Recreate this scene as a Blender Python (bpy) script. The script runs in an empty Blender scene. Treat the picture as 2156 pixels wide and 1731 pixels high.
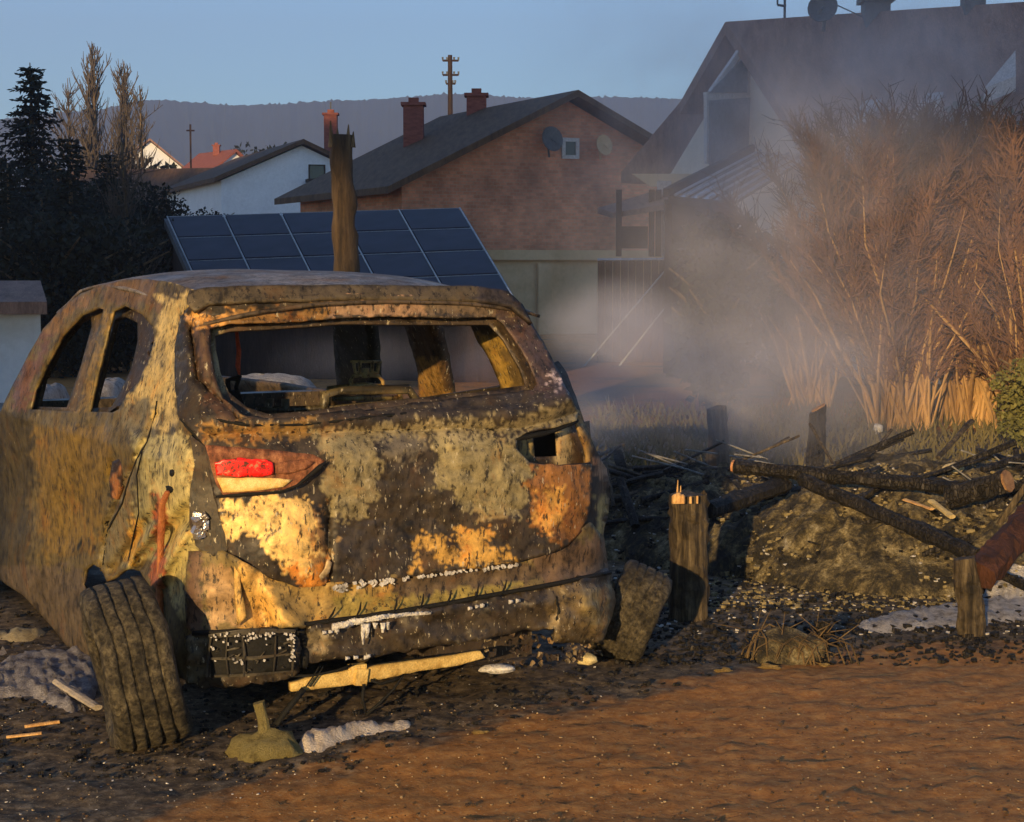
import bpy, bmesh, math, random
from mathutils import Vector, Matrix, noise
from mathutils.geometry import delaunay_2d_cdt
R = math.radians
random.seed(11)
S = bpy.context.scene
COL = S.collection

# ------------------------------------------------------------------ camera
FP = 3800.0          # focal length in pixels of a 2156 px wide picture
HZ = 560.0           # horizon row in that picture
CH = 1.60            # eye height
PITCH = math.atan((865.5 - HZ) / FP)
cam = bpy.data.cameras.new('camera'); co = bpy.data.objects.new('camera', cam); COL.objects.link(co)
co.location = (0, 0, CH); co.rotation_euler = (R(90) - PITCH, 0, 0)
cam.sensor_width = 36; cam.lens = 36 * FP / 2156; cam.clip_end = 9000; cam.clip_start = .1
S.camera = co

# ------------------------------------------------------------------ sky, sun, exposure
SUN_AZ = R(16)       # the sun stands behind the camera, this much to its left
SUN_EL = R(9)
sv = Vector((-math.sin(SUN_AZ) * math.cos(SUN_EL), -math.cos(SUN_AZ) * math.cos(SUN_EL), math.sin(SUN_EL)))
w = bpy.data.worlds.new('World'); S.world = w; w.use_nodes = True
nt = w.node_tree; bg = nt.nodes['Background']
sky = nt.nodes.new('ShaderNodeTexSky'); sky.sky_type = 'NISHITA'; sky.sun_disc = False
sky.sun_elevation = SUN_EL; sky.sun_rotation = math.atan2(sv.x, sv.y); sky.altitude = 400
sky.air_density = 1.0; sky.dust_density = 0.1; sky.ozone_density = 4.2
nt.links.new(sky.outputs[0], bg.inputs[0]); bg.inputs[1].default_value = .13
sl = bpy.data.lights.new('sun', 'SUN'); sl.energy = 3.3; sl.color = (1, .69, .31); sl.angle = R(.6)
so = bpy.data.objects.new('sun', sl); COL.objects.link(so)
so.rotation_euler = sv.to_track_quat('Z', 'Y').to_euler()
S.view_settings.view_transform = 'Standard'; S.view_settings.look = 'None'
S.view_settings.gamma = 1; S.view_settings.exposure = .8
S.cycles.use_denoising = True
S.cycles.max_bounces = 6; S.cycles.volume_bounces = 2; S.cycles.transparent_max_bounces = 12
S.cycles.volume_step_rate = 2.0; S.cycles.volume_max_steps = 64
S.cycles.sample_clamp_indirect = 4

# ------------------------------------------------------------------ pixel helpers (2156 x 1731 picture)
cp, sp = math.cos(PITCH), math.sin(PITCH)
def ray(px, py):
    x = (px - 1078) / FP; u = (865.5 - py) / FP
    return Vector((x, cp + u * sp, u * cp - sp))
def P(px, py, Y):
    d = ray(px, py)
    return Vector((0, 0, CH)) + d * (Y / d.y)
def G(px, py, z=0):
    d = ray(px, py)
    return Vector((0, 0, CH)) + d * ((z - CH) / d.z)
def nz(v, s=1.0, o=0.0):
    return noise.noise(Vector((v[0] * s + o, v[1] * s - o, (v[2] if len(v) > 2 else 0) * s + 2 * o)))
def fbm(v, s=1.0, o=0.0, n=4):
    a, t = 1.0, 0.0
    for i in range(n):
        t += a * nz(v, s, o + 7.3 * i); a *= .5; s *= 2.1
    return t

# ------------------------------------------------------------------ materials
def mat(name): 
    m = bpy.data.materials.new(name); m.use_nodes = True
    return m, m.node_tree, m.node_tree.nodes['Principled BSDF']
def N(t, kind, **kw):
    n = t.nodes.new('ShaderNode' + kind)
    for k, v in kw.items():
        if k.startswith('i_'): n.inputs[k[2:].replace('_', ' ')].default_value = v
        else: setattr(n, k, v)
    return n
def ramp(t, fac, stops, interp='LINEAR'):
    r = t.nodes.new('ShaderNodeValToRGB'); r.color_ramp.interpolation = interp
    e = r.color_ramp.elements
    while len(e) < len(stops): e.new(.5)
    for i, (p, c) in enumerate(stops):
        e[i].position = p; e[i].color = (c[0], c[1], c[2], 1) if not isinstance(c, (int, float)) else (c, c, c, 1)
    t.links.new(fac, r.inputs[0]); return r
def coords(t, scale=(1, 1, 1), kind='Object'):
    tc = t.nodes.new('ShaderNodeTexCoord'); mp = t.nodes.new('ShaderNodeMapping')
    mp.inputs['Scale'].default_value = scale; t.links.new(tc.outputs[kind], mp.inputs[0]); return mp.outputs[0]
def noise_t(t, vec, scale, detail=5, rough=.6, dist=0):
    n = t.nodes.new('ShaderNodeTexNoise'); n.inputs['Scale'].default_value = scale
    n.inputs['Detail'].default_value = detail; n.inputs['Roughness'].default_value = rough
    n.inputs['Distortion'].default_value = dist
    t.links.new(vec, n.inputs['Vector']); return n.outputs['Fac']
def mix(t, fac, a, b, mode='MIX'):
    m = t.nodes.new('ShaderNodeMix'); m.data_type = 'RGBA'; m.blend_type = mode
    for s, v in ((m.inputs[0], fac), (m.inputs[6], a), (m.inputs[7], b)):
        if hasattr(v, 'is_output') or hasattr(v, 'links'): t.links.new(v, s)
        elif isinstance(v, (int, float)): s.default_value = v
        else: s.default_value = (*v, 1)
    return m.outputs[2]
def bump(t, b, h, strength=.4, dist=.02):
    n = t.nodes.new('ShaderNodeBump'); n.inputs['Strength'].default_value = strength; n.inputs['Distance'].default_value = dist
    t.links.new(h, n.inputs['Height']); t.links.new(n.outputs[0], b.inputs['Normal'])

def m_noise(name, c1, c2, scale=4, rough=.85, stretch=(1, 1, 1), bmp=.3, spec=None, c3=None, bd=.02, gr=(.6, 1.3)):
    """two or three colours broken up by noise"""
    m, t, b = mat(name); v = coords(t, stretch)
    f = noise_t(t, v, scale, 6, .65)
    r = ramp(t, f, [(.32, c1), (.62, c2)] if c3 is None else [(.3, c1), (.5, c2), (.7, c3)])
    g = noise_t(t, v, scale * 9, 3, .7)
    rr = ramp(t, g, [(.25, gr[0]), (.75, gr[1])])
    c = mix(t, 1.0, r.outputs[0], rr.outputs[0], 'MULTIPLY')
    t.links.new(c, b.inputs['Base Color']); b.inputs['Roughness'].default_value = rough
    if bmp: bump(t, b, g, bmp, bd)
    b.inputs['Specular IOR Level'].default_value = .3 if spec is None else spec
    return m
def m_burnt(name='burnt_metal', flecks=.635, rough=.5, metal=.12):
    """scorched sheet metal: zone colour from the mesh, broken by soot, rust and ash flecks"""
    m, t, b = mat(name)
    at = N(t, 'Attribute', attribute_name='zone')
    v = coords(t); vs = coords(t, (1, 1, .35))
    a = noise_t(t, v, 13, 9, .74, .35)
    soot = ramp(t, a, [(.36, .18), (.45, .75), (.54, 1.1), (.68, 1.5)])
    c = mix(t, 1.0, at.outputs['Color'], soot.outputs[0], 'MULTIPLY')
    rn = noise_t(t, v, 4.1, 8, .75, .4)
    rf = ramp(t, rn, [(.54, 0), (.66, .6)])
    rust = mix(t, 1.0, at.outputs['Color'], (1.25, .72, .35), 'MULTIPLY')
    c = mix(t, rf.outputs[0], c, rust)
    fn = noise_t(t, vs, 85, 3, .6)
    dk = ramp(t, noise_t(t, vs, 62, 5, .7), [(.38, .9), (.45, 0)])
    c = mix(t, dk.outputs[0], c, (.016, .012, .01))
    ff = ramp(t, fn, [(flecks, 0), (flecks + .05, .8)])
    c = mix(t, ff.outputs[0], c, (.5, .43, .3))
    t.links.new(c, b.inputs['Base Color'])
    ro = ramp(t, rn, [(.35, rough - .12), (.65, rough + .28)]); t.links.new(ro.outputs[0], b.inputs['Roughness'])
    b.inputs['Metallic'].default_value = metal
    h = mix(t, .5, a, fn); bump(t, b, h, .40, .006)
    return m
M = {}
M['burnt'] = m_burnt()
M['burnt_soft'] = m_burnt('scorched_panel', flecks=.70, rough=.55, metal=.25)
M['char'] = m_noise('charred_wood', (.006, .005, .004), (.035, .028, .022), 9, .7, (1, 1, .25), .8, c3=(.11, .09, .07), bd=.03)
M['charbrown'] = m_noise('scorched_wood', (.03, .022, .013), (.10, .075, .042), 12, .75, (1, 1, .12), 1.0, c3=(.19, .145, .085), bd=.04)
def m_wood(name, c1, c2, c3, crack=22, gs=(1, 1, .07), blk=True):
    m, t, b = mat(name); v = coords(t, gs); v2 = coords(t, (1, 1, .45))
    f = noise_t(t, v, 42, 6, .7, .3); f2 = noise_t(t, coords(t), 6, 5, .7)
    c = ramp(t, f, [(.30, tuple(q * .35 for q in c1)), (.42, c1), (.56, c2), (.72, c3)]).outputs[0]
    c = mix(t, 1, c, ramp(t, f2, [(.35, .35), (.5, .9), (.68, 1.35)]).outputs[0], 'MULTIPLY')
    vo = t.nodes.new('ShaderNodeTexVoronoi'); vo.feature = 'DISTANCE_TO_EDGE'; vo.inputs['Scale'].default_value = crack; t.links.new(v2, vo.inputs['Vector'])
    e = ramp(t, vo.outputs['Distance'], [(.0, .45), (.12, 1)])
    if blk: c = mix(t, e.outputs[0], tuple(q * .2 for q in c1), c)
    t.links.new(c, b.inputs['Base Color']); b.inputs['Roughness'].default_value = .72; b.inputs['Specular IOR Level'].default_value = .3
    h = mix(t, .55 if blk else 0, f, e.outputs[0]); bump(t, b, h, 1.0, .018); return m
M['char'] = m_wood('charred_wood', (.010, .008, .007), (.030, .024, .019), (.13, .11, .09), 55, (1, 1, .2))
M['charbrown'] = m_wood('scorched_wood', (.035, .024, .014), (.10, .072, .040), (.22, .165, .095), 14, (1, 1, .06), False)
M['ash2'] = m_noise('dirty_ash', (.20, .17, .15), (.55, .50, .46), 12, .95, bmp=1.0, c3=(.72, .67, .62), bd=.03)
M['redwood'] = m_noise('reddish_wood', (.02, .007, .004), (.075, .028, .016), 8, .8, (1, 1, .3), .6)
M['rawwood'] = m_noise('raw_wood', (.45, .22, .07), (.75, .45, .18), 20, .7, (1, 1, .3), .3)
M['ash'] = m_noise('white_ash', (.16, .15, .14), (.62, .58, .55), 7, .95, (1, 1, 1), .8, c3=(.8, .76, .72), bd=.02)
M['twig'] = m_noise('dry_twigs', (.06, .03, .019), (.19, .095, .056), 3, .8, (1, 1, .3), 0)
M['stem'] = m_noise('dry_stems', (.20, .11, .05), (.55, .34, .15), 3, .8, (1, 1, .2), 0)
M['twigfar'] = m_noise('bare_branches', (.05, .04, .032), (.11, .085, .065), 1, .9, (1, 1, .3), 0)
M['ever'] = m_noise('evergreen_leaves', (.006, .009, .007), (.020, .024, .014), 1.5, .8, (1, 1, 1), 0)
M['green'] = m_noise('green_leaves', (.035, .05, .015), (.10, .12, .035), 1.5, .8, (1, 1, 1), 0)
M['bark'] = m_noise('bark', (.03, .02, .012), (.16, .11, .06), 9, .9, (1, 1, .15), .8, c3=(.30, .21, .12), bd=.03)
M['dark'] = m_noise('soot_black', (.004, .004, .004), (.012, .011, .01), 8, .8, (1, 1, 1), .3)

# ------------------------------------------------------------------ object helpers
def link(name, me, m, parent=None):
    o = bpy.data.objects.new(name, me); COL.objects.link(o)
    if m is not None:
        for q in (m if isinstance(m, (list, tuple)) else [m]): me.materials.append(q)
    if parent is not None: o.parent = parent
    return o
def tag(o, label=None, cat=None, group=None, kind=None):
    if label: o['label'] = label
    if cat: o['category'] = cat
    if group: o['group'] = group
    if kind: o['kind'] = kind
    return o
def empty(name, loc, rz=0):
    o = bpy.data.objects.new(name, None); COL.objects.link(o); o.location = loc; o.rotation_euler = (0, 0, rz)
    o.empty_display_size = .2
    return o
class MB:
    def __init__(s): s.v = []; s.f = []; s.mi = []
    def add(s, vs, fs, mi=0):
        k = len(s.v); s.v += [tuple(q) for q in vs]; s.f += [tuple(k + i for i in f) for f in fs]; s.mi += [mi] * len(fs); return s
    def box(s, c, size, rot=None, mi=0):
        x, y, z = [q / 2 for q in size]; c = Vector(c)
        vs = [Vector((a * x, b * y, d * z)) for a in (-1, 1) for b in (-1, 1) for d in (-1, 1)]
        if rot is not None: vs = [rot @ q for q in vs]
        return s.add([c + q for q in vs], [(0, 1, 3, 2), (4, 6, 7, 5), (0, 4, 5, 1), (2, 3, 7, 6), (0, 2, 6, 4), (1, 5, 7, 3)], mi)
    def prism(s, poly, d, mi=0):
        """poly: list of points; d: extrusion vector"""
        n = len(poly); d = Vector(d); a = [Vector(p) for p in poly]
        return s.add(a + [p + d for p in a], [tuple(range(n))[::-1], tuple(range(n, 2 * n))] + [(i, (i + 1) % n, n + (i + 1) % n, n + i) for i in range(n)], mi)
    def tube(s, path, rad, seg=6, rough=0.0, mi=0, flat=1.0, caps=True):
        path = [Vector(p) for p in path]; n = len(path)
        if isinstance(rad, (int, float)): rad = [rad] * n
        k = len(s.v); up0 = None
        for i, p in enumerate(path):
            t = (path[min(i + 1, n - 1)] - path[max(i - 1, 0)]).normalized()
            if up0 is None: up0 = Vector((0, 1, 0)) if abs(t.y) < .8 else Vector((1, 0, 0))
            a = t.cross(up0).normalized(); b = a.cross(t).normalized()
            for j in range(seg):
                an = 2 * math.pi * j / seg
                rr = rad[i] * (1 + (rough * (fbm((math.cos(an) * 1.3, math.sin(an) * 1.3, i * .35), 1.6, k * .01)) if rough else 0))
                s.v.append(tuple(p + a * math.cos(an) * rr + b * math.sin(an) * rr * flat))
        for i in range(n - 1):
            for j in range(seg):
                s.f.append((k + i * seg + j, k + i * seg + (j + 1) % seg, k + (i + 1) * seg + (j + 1) % seg, k + (i + 1) * seg + j)); s.mi.append(mi)
        if caps:
            s.f.append(tuple(k + j for j in range(seg))[::-1]); s.mi.append(mi)
            s.f.append(tuple(k + (n - 1) * seg + j for j in range(seg))); s.mi.append(mi)
        return s
    def build(s, name, m, parent=None, smooth=False, origin=None):
        me = bpy.data.meshes.new(name)
        vs = s.v
        if origin is not None: vs = [(a - origin[0], b - origin[1], c - origin[2]) for a, b, c in vs]
        me.from_pydata(vs, [], s.f); me.update()
        o = link(name, me, m, parent)
        if isinstance(m, (list, tuple)): me.polygons.foreach_set('material_index', s.mi)
        if smooth: me.polygons.foreach_set('use_smooth', [True] * len(me.polygons))
        if origin is not None: o.location = origin
        return o
def inpoly(x, y, poly):
    c = False; j = len(poly) - 1
    for i in range(len(poly)):
        xi, yi = poly[i][0], poly[i][1]; xj, yj = poly[j][0], poly[j][1]
        if (yi > y) != (yj > y) and x < (xj - xi) * (y - yi) / (yj - yi) + xi: c = not c
        j = i
    return c
def resample(poly, step):
    out = []
    for i, a in enumerate(poly):
        b = poly[(i + 1) % len(poly)]; n = max(1, int(math.hypot(b[0] - a[0], b[1] - a[1]) / step))
        for k in range(n): out.append((a[0] + (b[0] - a[0]) * k / n, a[1] + (b[1] - a[1]) * k / n))
    return out
def sheet(name, outer, surf, m, parent, holes=(), step=11, thick=.004, zones=(), base=(.1, .08, .05), rag=0, zjit=9, seed=0):
    """a sheet of metal with holes: 2D outline cut into triangles, each vertex laid on a 3D surface, then thickened"""
    rings = [resample(outer, step)] + [resample(h, step) for h in holes]
    if rag:
        rings = [[(x + rag * nz((x * .05, y * .05), 1, seed), y + rag * nz((x * .05, y * .05), 1, seed + 9)) for x, y in r] for r in rings]
    pts, edges = [], []
    for r in rings:
        k = len(pts); pts += [Vector(p) for p in r]; edges += [(k + i, k + (i + 1) % len(r)) for i in range(len(r))]
    xs = [p[0] for p in rings[0]]; ys = [p[1] for p in rings[0]]
    y = min(ys) + step / 2; row = 0
    bpts = [tuple(p) for p in pts]
    while y < max(ys):
        x = min(xs) + (step / 2 if row % 2 else 0)
        while x < max(xs):
            q = (x + random.uniform(-.2, .2) * step, y + random.uniform(-.2, .2) * step)
            if inpoly(q[0], q[1], rings[0]) and not any(inpoly(q[0], q[1], h) for h in rings[1:]):
                if min((q[0] - b[0]) ** 2 + (q[1] - b[1]) ** 2 for b in bpts) > (step * .5) ** 2: pts.append(Vector(q))
            x += step
        y += step * .87; row += 1
    vo, eo, fo, *_ = delaunay_2d_cdt(pts, edges, [], 0, 1e-4)
    bm = bmesh.new(); lay = bm.verts.layers.float_color.new('zone')
    bv = []
    for p in vo:
        q = bm.verts.new(surf(p.x, p.y)); bv.append(q)
        jx = p.x + zjit * fbm((p.x * .03, p.y * .03), 1, seed + 3) + random.gauss(0, zjit * .25); jy = p.y + zjit * fbm((p.x * .03, p.y * .03), 1, seed + 33) + random.gauss(0, zjit * .38)
        c = base
        for zp, zc in zones:
            if inpoly(jx, jy, zp): c = zc
        q[lay] = (*c, 1)
    for f in fo:
        cx = sum(vo[i].x for i in f) / len(f); cy = sum(vo[i].y for i in f) / len(f)
        if inpoly(cx, cy, rings[0]) and not any(inpoly(cx, cy, h) for h in rings[1:]):
            try: bm.faces.new([bv[i] for i in f])
            except ValueError: pass
    loose = [v for v in bm.verts if not v.link_faces]; bmesh.ops.delete(bm, geom=loose, context='VERTS')
    bmesh.ops.recalc_face_normals(bm, faces=bm.faces)
    if thick: bmesh.ops.solidify(bm, geom=list(bm.faces), thickness=thick)
    me = bpy.data.meshes.new(name); bm.to_mesh(me); bm.free()
    me.polygons.foreach_set('use_smooth', [True] * len(me.polygons))
    return link(name, me, m, parent)
def zpaint(o, fn):
    """give a built mesh its 'zone' colours from a function of the local position"""
    me = o.data; a = me.attributes.new('zone', 'FLOAT_COLOR', 'POINT')
    for i, v in enumerate(me.vertices): a.data[i].color = (*fn(v.co), 1)
    return o
# ------------------------------------------------------------------ the burnt-out car (local frame: x right, y forward, z up)
CAR = empty('burnt_car', (-.318, 6.42, 0), R(29))
tag(CAR, 'burnt-out hatchback shell without glass or paint, rusty and scorched, a melted red tail light left', 'car')
CM = Matrix.Translation((-.318, 6.42, 0)) @ Matrix.Rotation(R(29), 4, 'Z'); CI = CM.inverted(); CR = CI.to_3x3()
def lray(px, py): return CI @ Vector((0, 0, CH)), CR @ ray(px, py)
def yrear(X, Z):
    b = .02 + .16 * min(1.3, abs(X) / .86) ** 5
    return b + (.60 * (Z - .95) if Z > .95 else 0) + (.05 * (.55 - Z) * 0)
def xleft(Z, Y=0):
    a = .845 if Z < .92 else .845 - .26 * (Z - .92)
    return a - .10 * max(0, Y - 2.2) ** 2 * .25 - .02 * math.cos((Z - .55) * 5)**2 * (Z < .9)
def xright(Z): return .86 if Z < .95 else .86 - .42 * (Z - .95)
def hitR(px, py, d=0):
    o, r = lray(px, py); y = .1
    for i in range(26):
        t = (y - d - o.y) / r.y; q = o + r * t; y = y * .5 + .5 * yrear(q.x, q.z)
    return t
def hitL(px, py, d=0):
    o, r = lray(px, py); x = .84; yy = 1
    for i in range(12):
        t = (-x + d - o.x) / r.x; q = o + r * t; x = x * .3 + .7 * xleft(q.z, min(q.y, 4))
    return t
def SB(d=0, relief=None):
    """outer skin of the rear and left side; d pushes inwards, relief adds dents by picture position"""
    def f(px, py):
        o, r = lray(px, py)
        e = d + (relief(px, py) if relief else 0)
        tr = hitR(px, py, -e)
        if px < 560:
            tl = hitL(px, py, e); 
            if tl > 0 and tl < 30:
                k = .05; h = max(0, 1 - abs(tr - tl) / .12); t = max(tr, tl) + h * h * .02
            else: t = tr
        else: t = tr
        q = o + r * t
        k_ = 1 if px > 440 else .35
        q += Vector((fbm(q, 4, 1) * .004, fbm(q, 3.5, 5) * .006, fbm(q, 4, 9) * .003)) * k_
        return q
    return f
def plane_y(Y0, relief=None):
    def f(px, py):
        o, r = lray(px, py); return o + r * ((Y0 + (relief(px, py) if relief else 0) - o.y) / r.y)
    return f
def plane_x(X0):
    def f(px, py):
        o, r = lray(px, py); return o + r * ((X0 - o.x) / r.x)
    return f
def hitRight(px, py, d=0):
    o, r = lray(px, py); x = .8
    for i in range(10):
        t = (x - d - o.x) / r.x; q = o + r * t; x = xright(q.z)
    return q
def SRi(d=0): return lambda px, py: hitRight(px, py, d)
def seg(px, py, x0, y0, x1, y1):
    dx, dy = x1 - x0, y1 - y0; t = max(0, min(1, ((px - x0) * dx + (py - y0) * dy) / (dx * dx + dy * dy)))
    return math.hypot(px - x0 - t * dx, py - y0 - t * dy)
def g(x, s): return math.exp(-(x / s) ** 2)

# --- left side: door skin, quarter panel and pillars in one sheet
def rel_side(px, py):
    r = 0
    r += .018 * g(seg(px, py, 330, 870, 290, 960) + 0, 5) + .02 * g(seg(px, py, 290, 960, 228, 1100), 4) + .02 * g(seg(px, py, 228, 1100, 215, 1190), 4)
    r += .035 * g(math.hypot((px - 242) / 14, (py - 1010) / 45), 1)                       # fuel flap
    r -= .02 * g(seg(px, py, 290, 930, 330, 1180), 22)
    r += .05 * g(seg(px, py, 300, 1180, 400, 1080), 18) - .03 * g(seg(px, py, 330, 1230, 390, 1120), 12)
    r += .03 * g(seg(px, py, 240, 1200, 320, 1090), 12) - .02 * g(seg(px, py, 262, 1200, 335, 1100), 8)
    r += .010 * math.sin(px * .045 + py * .012) * g((px - 90), 160) + .008 * fbm((px * .012, py * .008), 1, 3)
    return r
side_out = [(-110, 905), (0, 868), (14, 838), (32, 800), (60, 745), (92, 692), (130, 648), (170, 618), (215, 600), (262, 589), (310, 587), (360, 594), (408, 610), (420, 628), (398, 640), (382, 672), (374, 730), (374, 800), (378, 880), (402, 912), (420, 960), (428, 1040), (440, 1100), (452, 1150), (462, 1185), (440, 1240), (418, 1325), (402, 1345), (396, 1435), (372, 1425), (352, 1350), (330, 1270), (310, 1230), (292, 1198), (262, 1200), (225, 1225), (212, 1196), (195, 1188), (180, 1200), (174, 1232), (190, 1260), (200, 1330), (190, 1390), (150, 1372), (100, 1310), (50, 1255), (-10, 1215), (-110, 1185)]
win_f = [(64, 862), (74, 820), (98, 768), (132, 706), (172, 664), (206, 648), (218, 652), (206, 700), (182, 780), (160, 866)]
win_r = [(188, 867), (200, 810), (222, 720), (238, 655), (262, 644), (300, 662), (322, 690), (326, 715), (312, 760), (290, 806), (266, 830), (250, 862), (236, 868)]
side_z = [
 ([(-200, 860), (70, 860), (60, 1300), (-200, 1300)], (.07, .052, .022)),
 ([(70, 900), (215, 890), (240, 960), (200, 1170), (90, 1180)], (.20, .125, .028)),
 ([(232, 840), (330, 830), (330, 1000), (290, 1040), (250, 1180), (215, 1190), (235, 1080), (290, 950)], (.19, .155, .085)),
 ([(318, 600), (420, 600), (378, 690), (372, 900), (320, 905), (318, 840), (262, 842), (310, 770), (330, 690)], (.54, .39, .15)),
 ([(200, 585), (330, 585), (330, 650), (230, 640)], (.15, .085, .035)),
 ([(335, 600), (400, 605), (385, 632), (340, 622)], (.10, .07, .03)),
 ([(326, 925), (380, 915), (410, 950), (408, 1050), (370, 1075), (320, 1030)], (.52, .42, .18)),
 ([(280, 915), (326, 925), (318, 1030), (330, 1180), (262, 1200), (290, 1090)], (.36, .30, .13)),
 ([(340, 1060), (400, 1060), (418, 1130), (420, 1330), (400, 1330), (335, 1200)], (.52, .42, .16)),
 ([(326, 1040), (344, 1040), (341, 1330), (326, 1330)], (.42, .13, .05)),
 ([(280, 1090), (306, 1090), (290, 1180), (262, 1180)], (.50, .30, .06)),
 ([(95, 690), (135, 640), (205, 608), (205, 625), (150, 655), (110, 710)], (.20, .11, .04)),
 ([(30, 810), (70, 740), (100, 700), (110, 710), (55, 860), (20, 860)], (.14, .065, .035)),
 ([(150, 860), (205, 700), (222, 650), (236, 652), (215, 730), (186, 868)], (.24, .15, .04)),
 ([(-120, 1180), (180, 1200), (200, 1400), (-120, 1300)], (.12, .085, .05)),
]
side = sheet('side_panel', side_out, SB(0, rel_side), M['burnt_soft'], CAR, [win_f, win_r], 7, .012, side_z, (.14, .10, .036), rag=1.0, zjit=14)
def inner_frame():
    out = [(48, 868), (70, 790), (110, 700), (160, 650), (215, 632), (300, 640), (345, 690), (330, 770), (290, 850), (240, 880)]
    h1 = [(86, 858), (100, 800), (140, 725), (176, 680), (200, 668), (202, 690), (180, 770), (150, 860)]
    h2 = [(205, 862), (228, 770), (252, 676), (270, 668), (300, 682), (300, 720), (286, 780), (262, 830), (244, 860)]
    return sheet('door_frame', out, SB(.07), M['burnt'], CAR, [h1, h2], 9, .02, [([(290, 640), (360, 640), (340, 860), (255, 860)], (.035, .02, .012)), ([(180, 640), (232, 640), (200, 870), (140, 870)], (.12, .075, .03))], (.05, .035, .02))
inner_frame()
# fuel flap, torn holes and the burnt strap beside the lamp cavity
sheet('fuel_flap', [(236, 972), (252, 966), (258, 985), (254, 1030), (246, 1052), (234, 1048), (229, 1015)], SB(.004), M['burnt'], CAR, [], 7, .012, [([(236, 990), (256, 985), (252, 1050), (232, 1048)], (.30, .12, .035))], (.03, .015, .01))
mb = MB()
for a, b_, r in (((362, 997), (4, 8)), ((352, 1030), (11, 8))) if False else []: pass
for (cx, cy, rx, ry) in ((361, 996, 5, 8), (352, 1031, 12, 9), (402, 1062, 4, 4)):
    sheet('punched_hole', [(cx + rx * math.cos(a * .7), cy + ry * math.sin(a * .7)) for a in range(9)], SB(-.004), M['dark'], side, [], 6, .003)
t = MB(); f = SB(-.012)
path = [f(*p) for p in ((352, 1035), (342, 1060), (340, 1120), (337, 1180), (336, 1240), (337, 1290), (334, 1335))]
t.tube(path, [.010, .017, .015, .011, .013, .012, .02], 7, .3, flat=.5)
t.build('rusted_strap', m_noise('bare_rust', (.28, .075, .035), (.50, .20, .07), 14, .7, (1, 1, .4), .5), CAR, True)

# --- tailgate with its window opening
def rel_gate(px, py):
    r = 0
    lg = 905 - (px - 440) * .02 if px < 1100 else 892 - (px - 1100) * .3        # ledge under the window
    if 430 < px < 1230:
        r -= (.045 + .045 * max(0, min(1, (px - 980) / 200))) * g(py - (lg - 26), 26)
        r += .018 * g(py - (lg + 10), 9)
    r += .035 * g(seg(px, py, 790, 975, 800, 940), 26) * 0
    r += .012 * g(seg(px, py, 690, 1050, 860, 1130), 70) - .014 * g(math.hypot((px - 1010) / 160, (py - 1010) / 90), 1)
    r -= .016 * g(math.hypot((px - 740) / 80, (py - 990) / 90), 1)
    r -= .035 * g(math.hypot((px - 600) / 75, (py - 1135) / 85), 1)
    r += .03 * g(seg(px, py, 690, 1060, 690, 1230), 12)
    if py < 900:                                                               # folded rims round the window
        r += .03 * g(seg(px, py, 405, 690, 418, 800), 9) + .03 * g(seg(px, py, 418, 800, 500, 880), 8) + .02 * g(seg(px, py, 500, 880, 1100, 852), 6)
        r -= .02 * g(seg(px, py, 428, 700, 440, 800), 8)
    if py < 665: r -= .05 * max(0, (665 - py) / 40) 
    r += .010 * fbm((px * .014, py * .014), 1, 4) + .004 * fbm((px * .06, py * .06), 1, 8)
    return r
gate_out = [(384, 668), (404, 640), (440, 628), (560, 622), (700, 618), (900, 620), (1020, 622), (1075, 634), (1110, 672), (1140, 720), (1168, 772), (1192, 822), (1216, 866), (1212, 888), (1160, 902), (1110, 914), (1083, 926), (1088, 950), (1112, 974), (1176, 980), (1240, 976), (1241, 1030), (1236, 1080), (1222, 1118), (1196, 1148), (1150, 1168), (1085, 1182), (1000, 1196), (900, 1208), (780, 1226), (690, 1230), (625, 1236), (600, 1226), (560, 1212), (500, 1196), (482, 1160), (462, 1085), (446, 1010), (432, 940), (408, 908), (380, 878), (372, 800), (374, 730)]
gate_win = [(440, 694), (480, 684), (600, 680), (720, 672), (860, 668), (960, 672), (1040, 668), (1058, 684), (1084, 720), (1112, 768), (1130, 812), (1120, 826), (1060, 832), (960, 842), (860, 852), (740, 866), (640, 880), (560, 884), (512, 872), (472, 838), (450, 790), (440, 735)]
rh = [(1100, 930), (1172, 905), (1176, 958), (1118, 962)]
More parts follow.
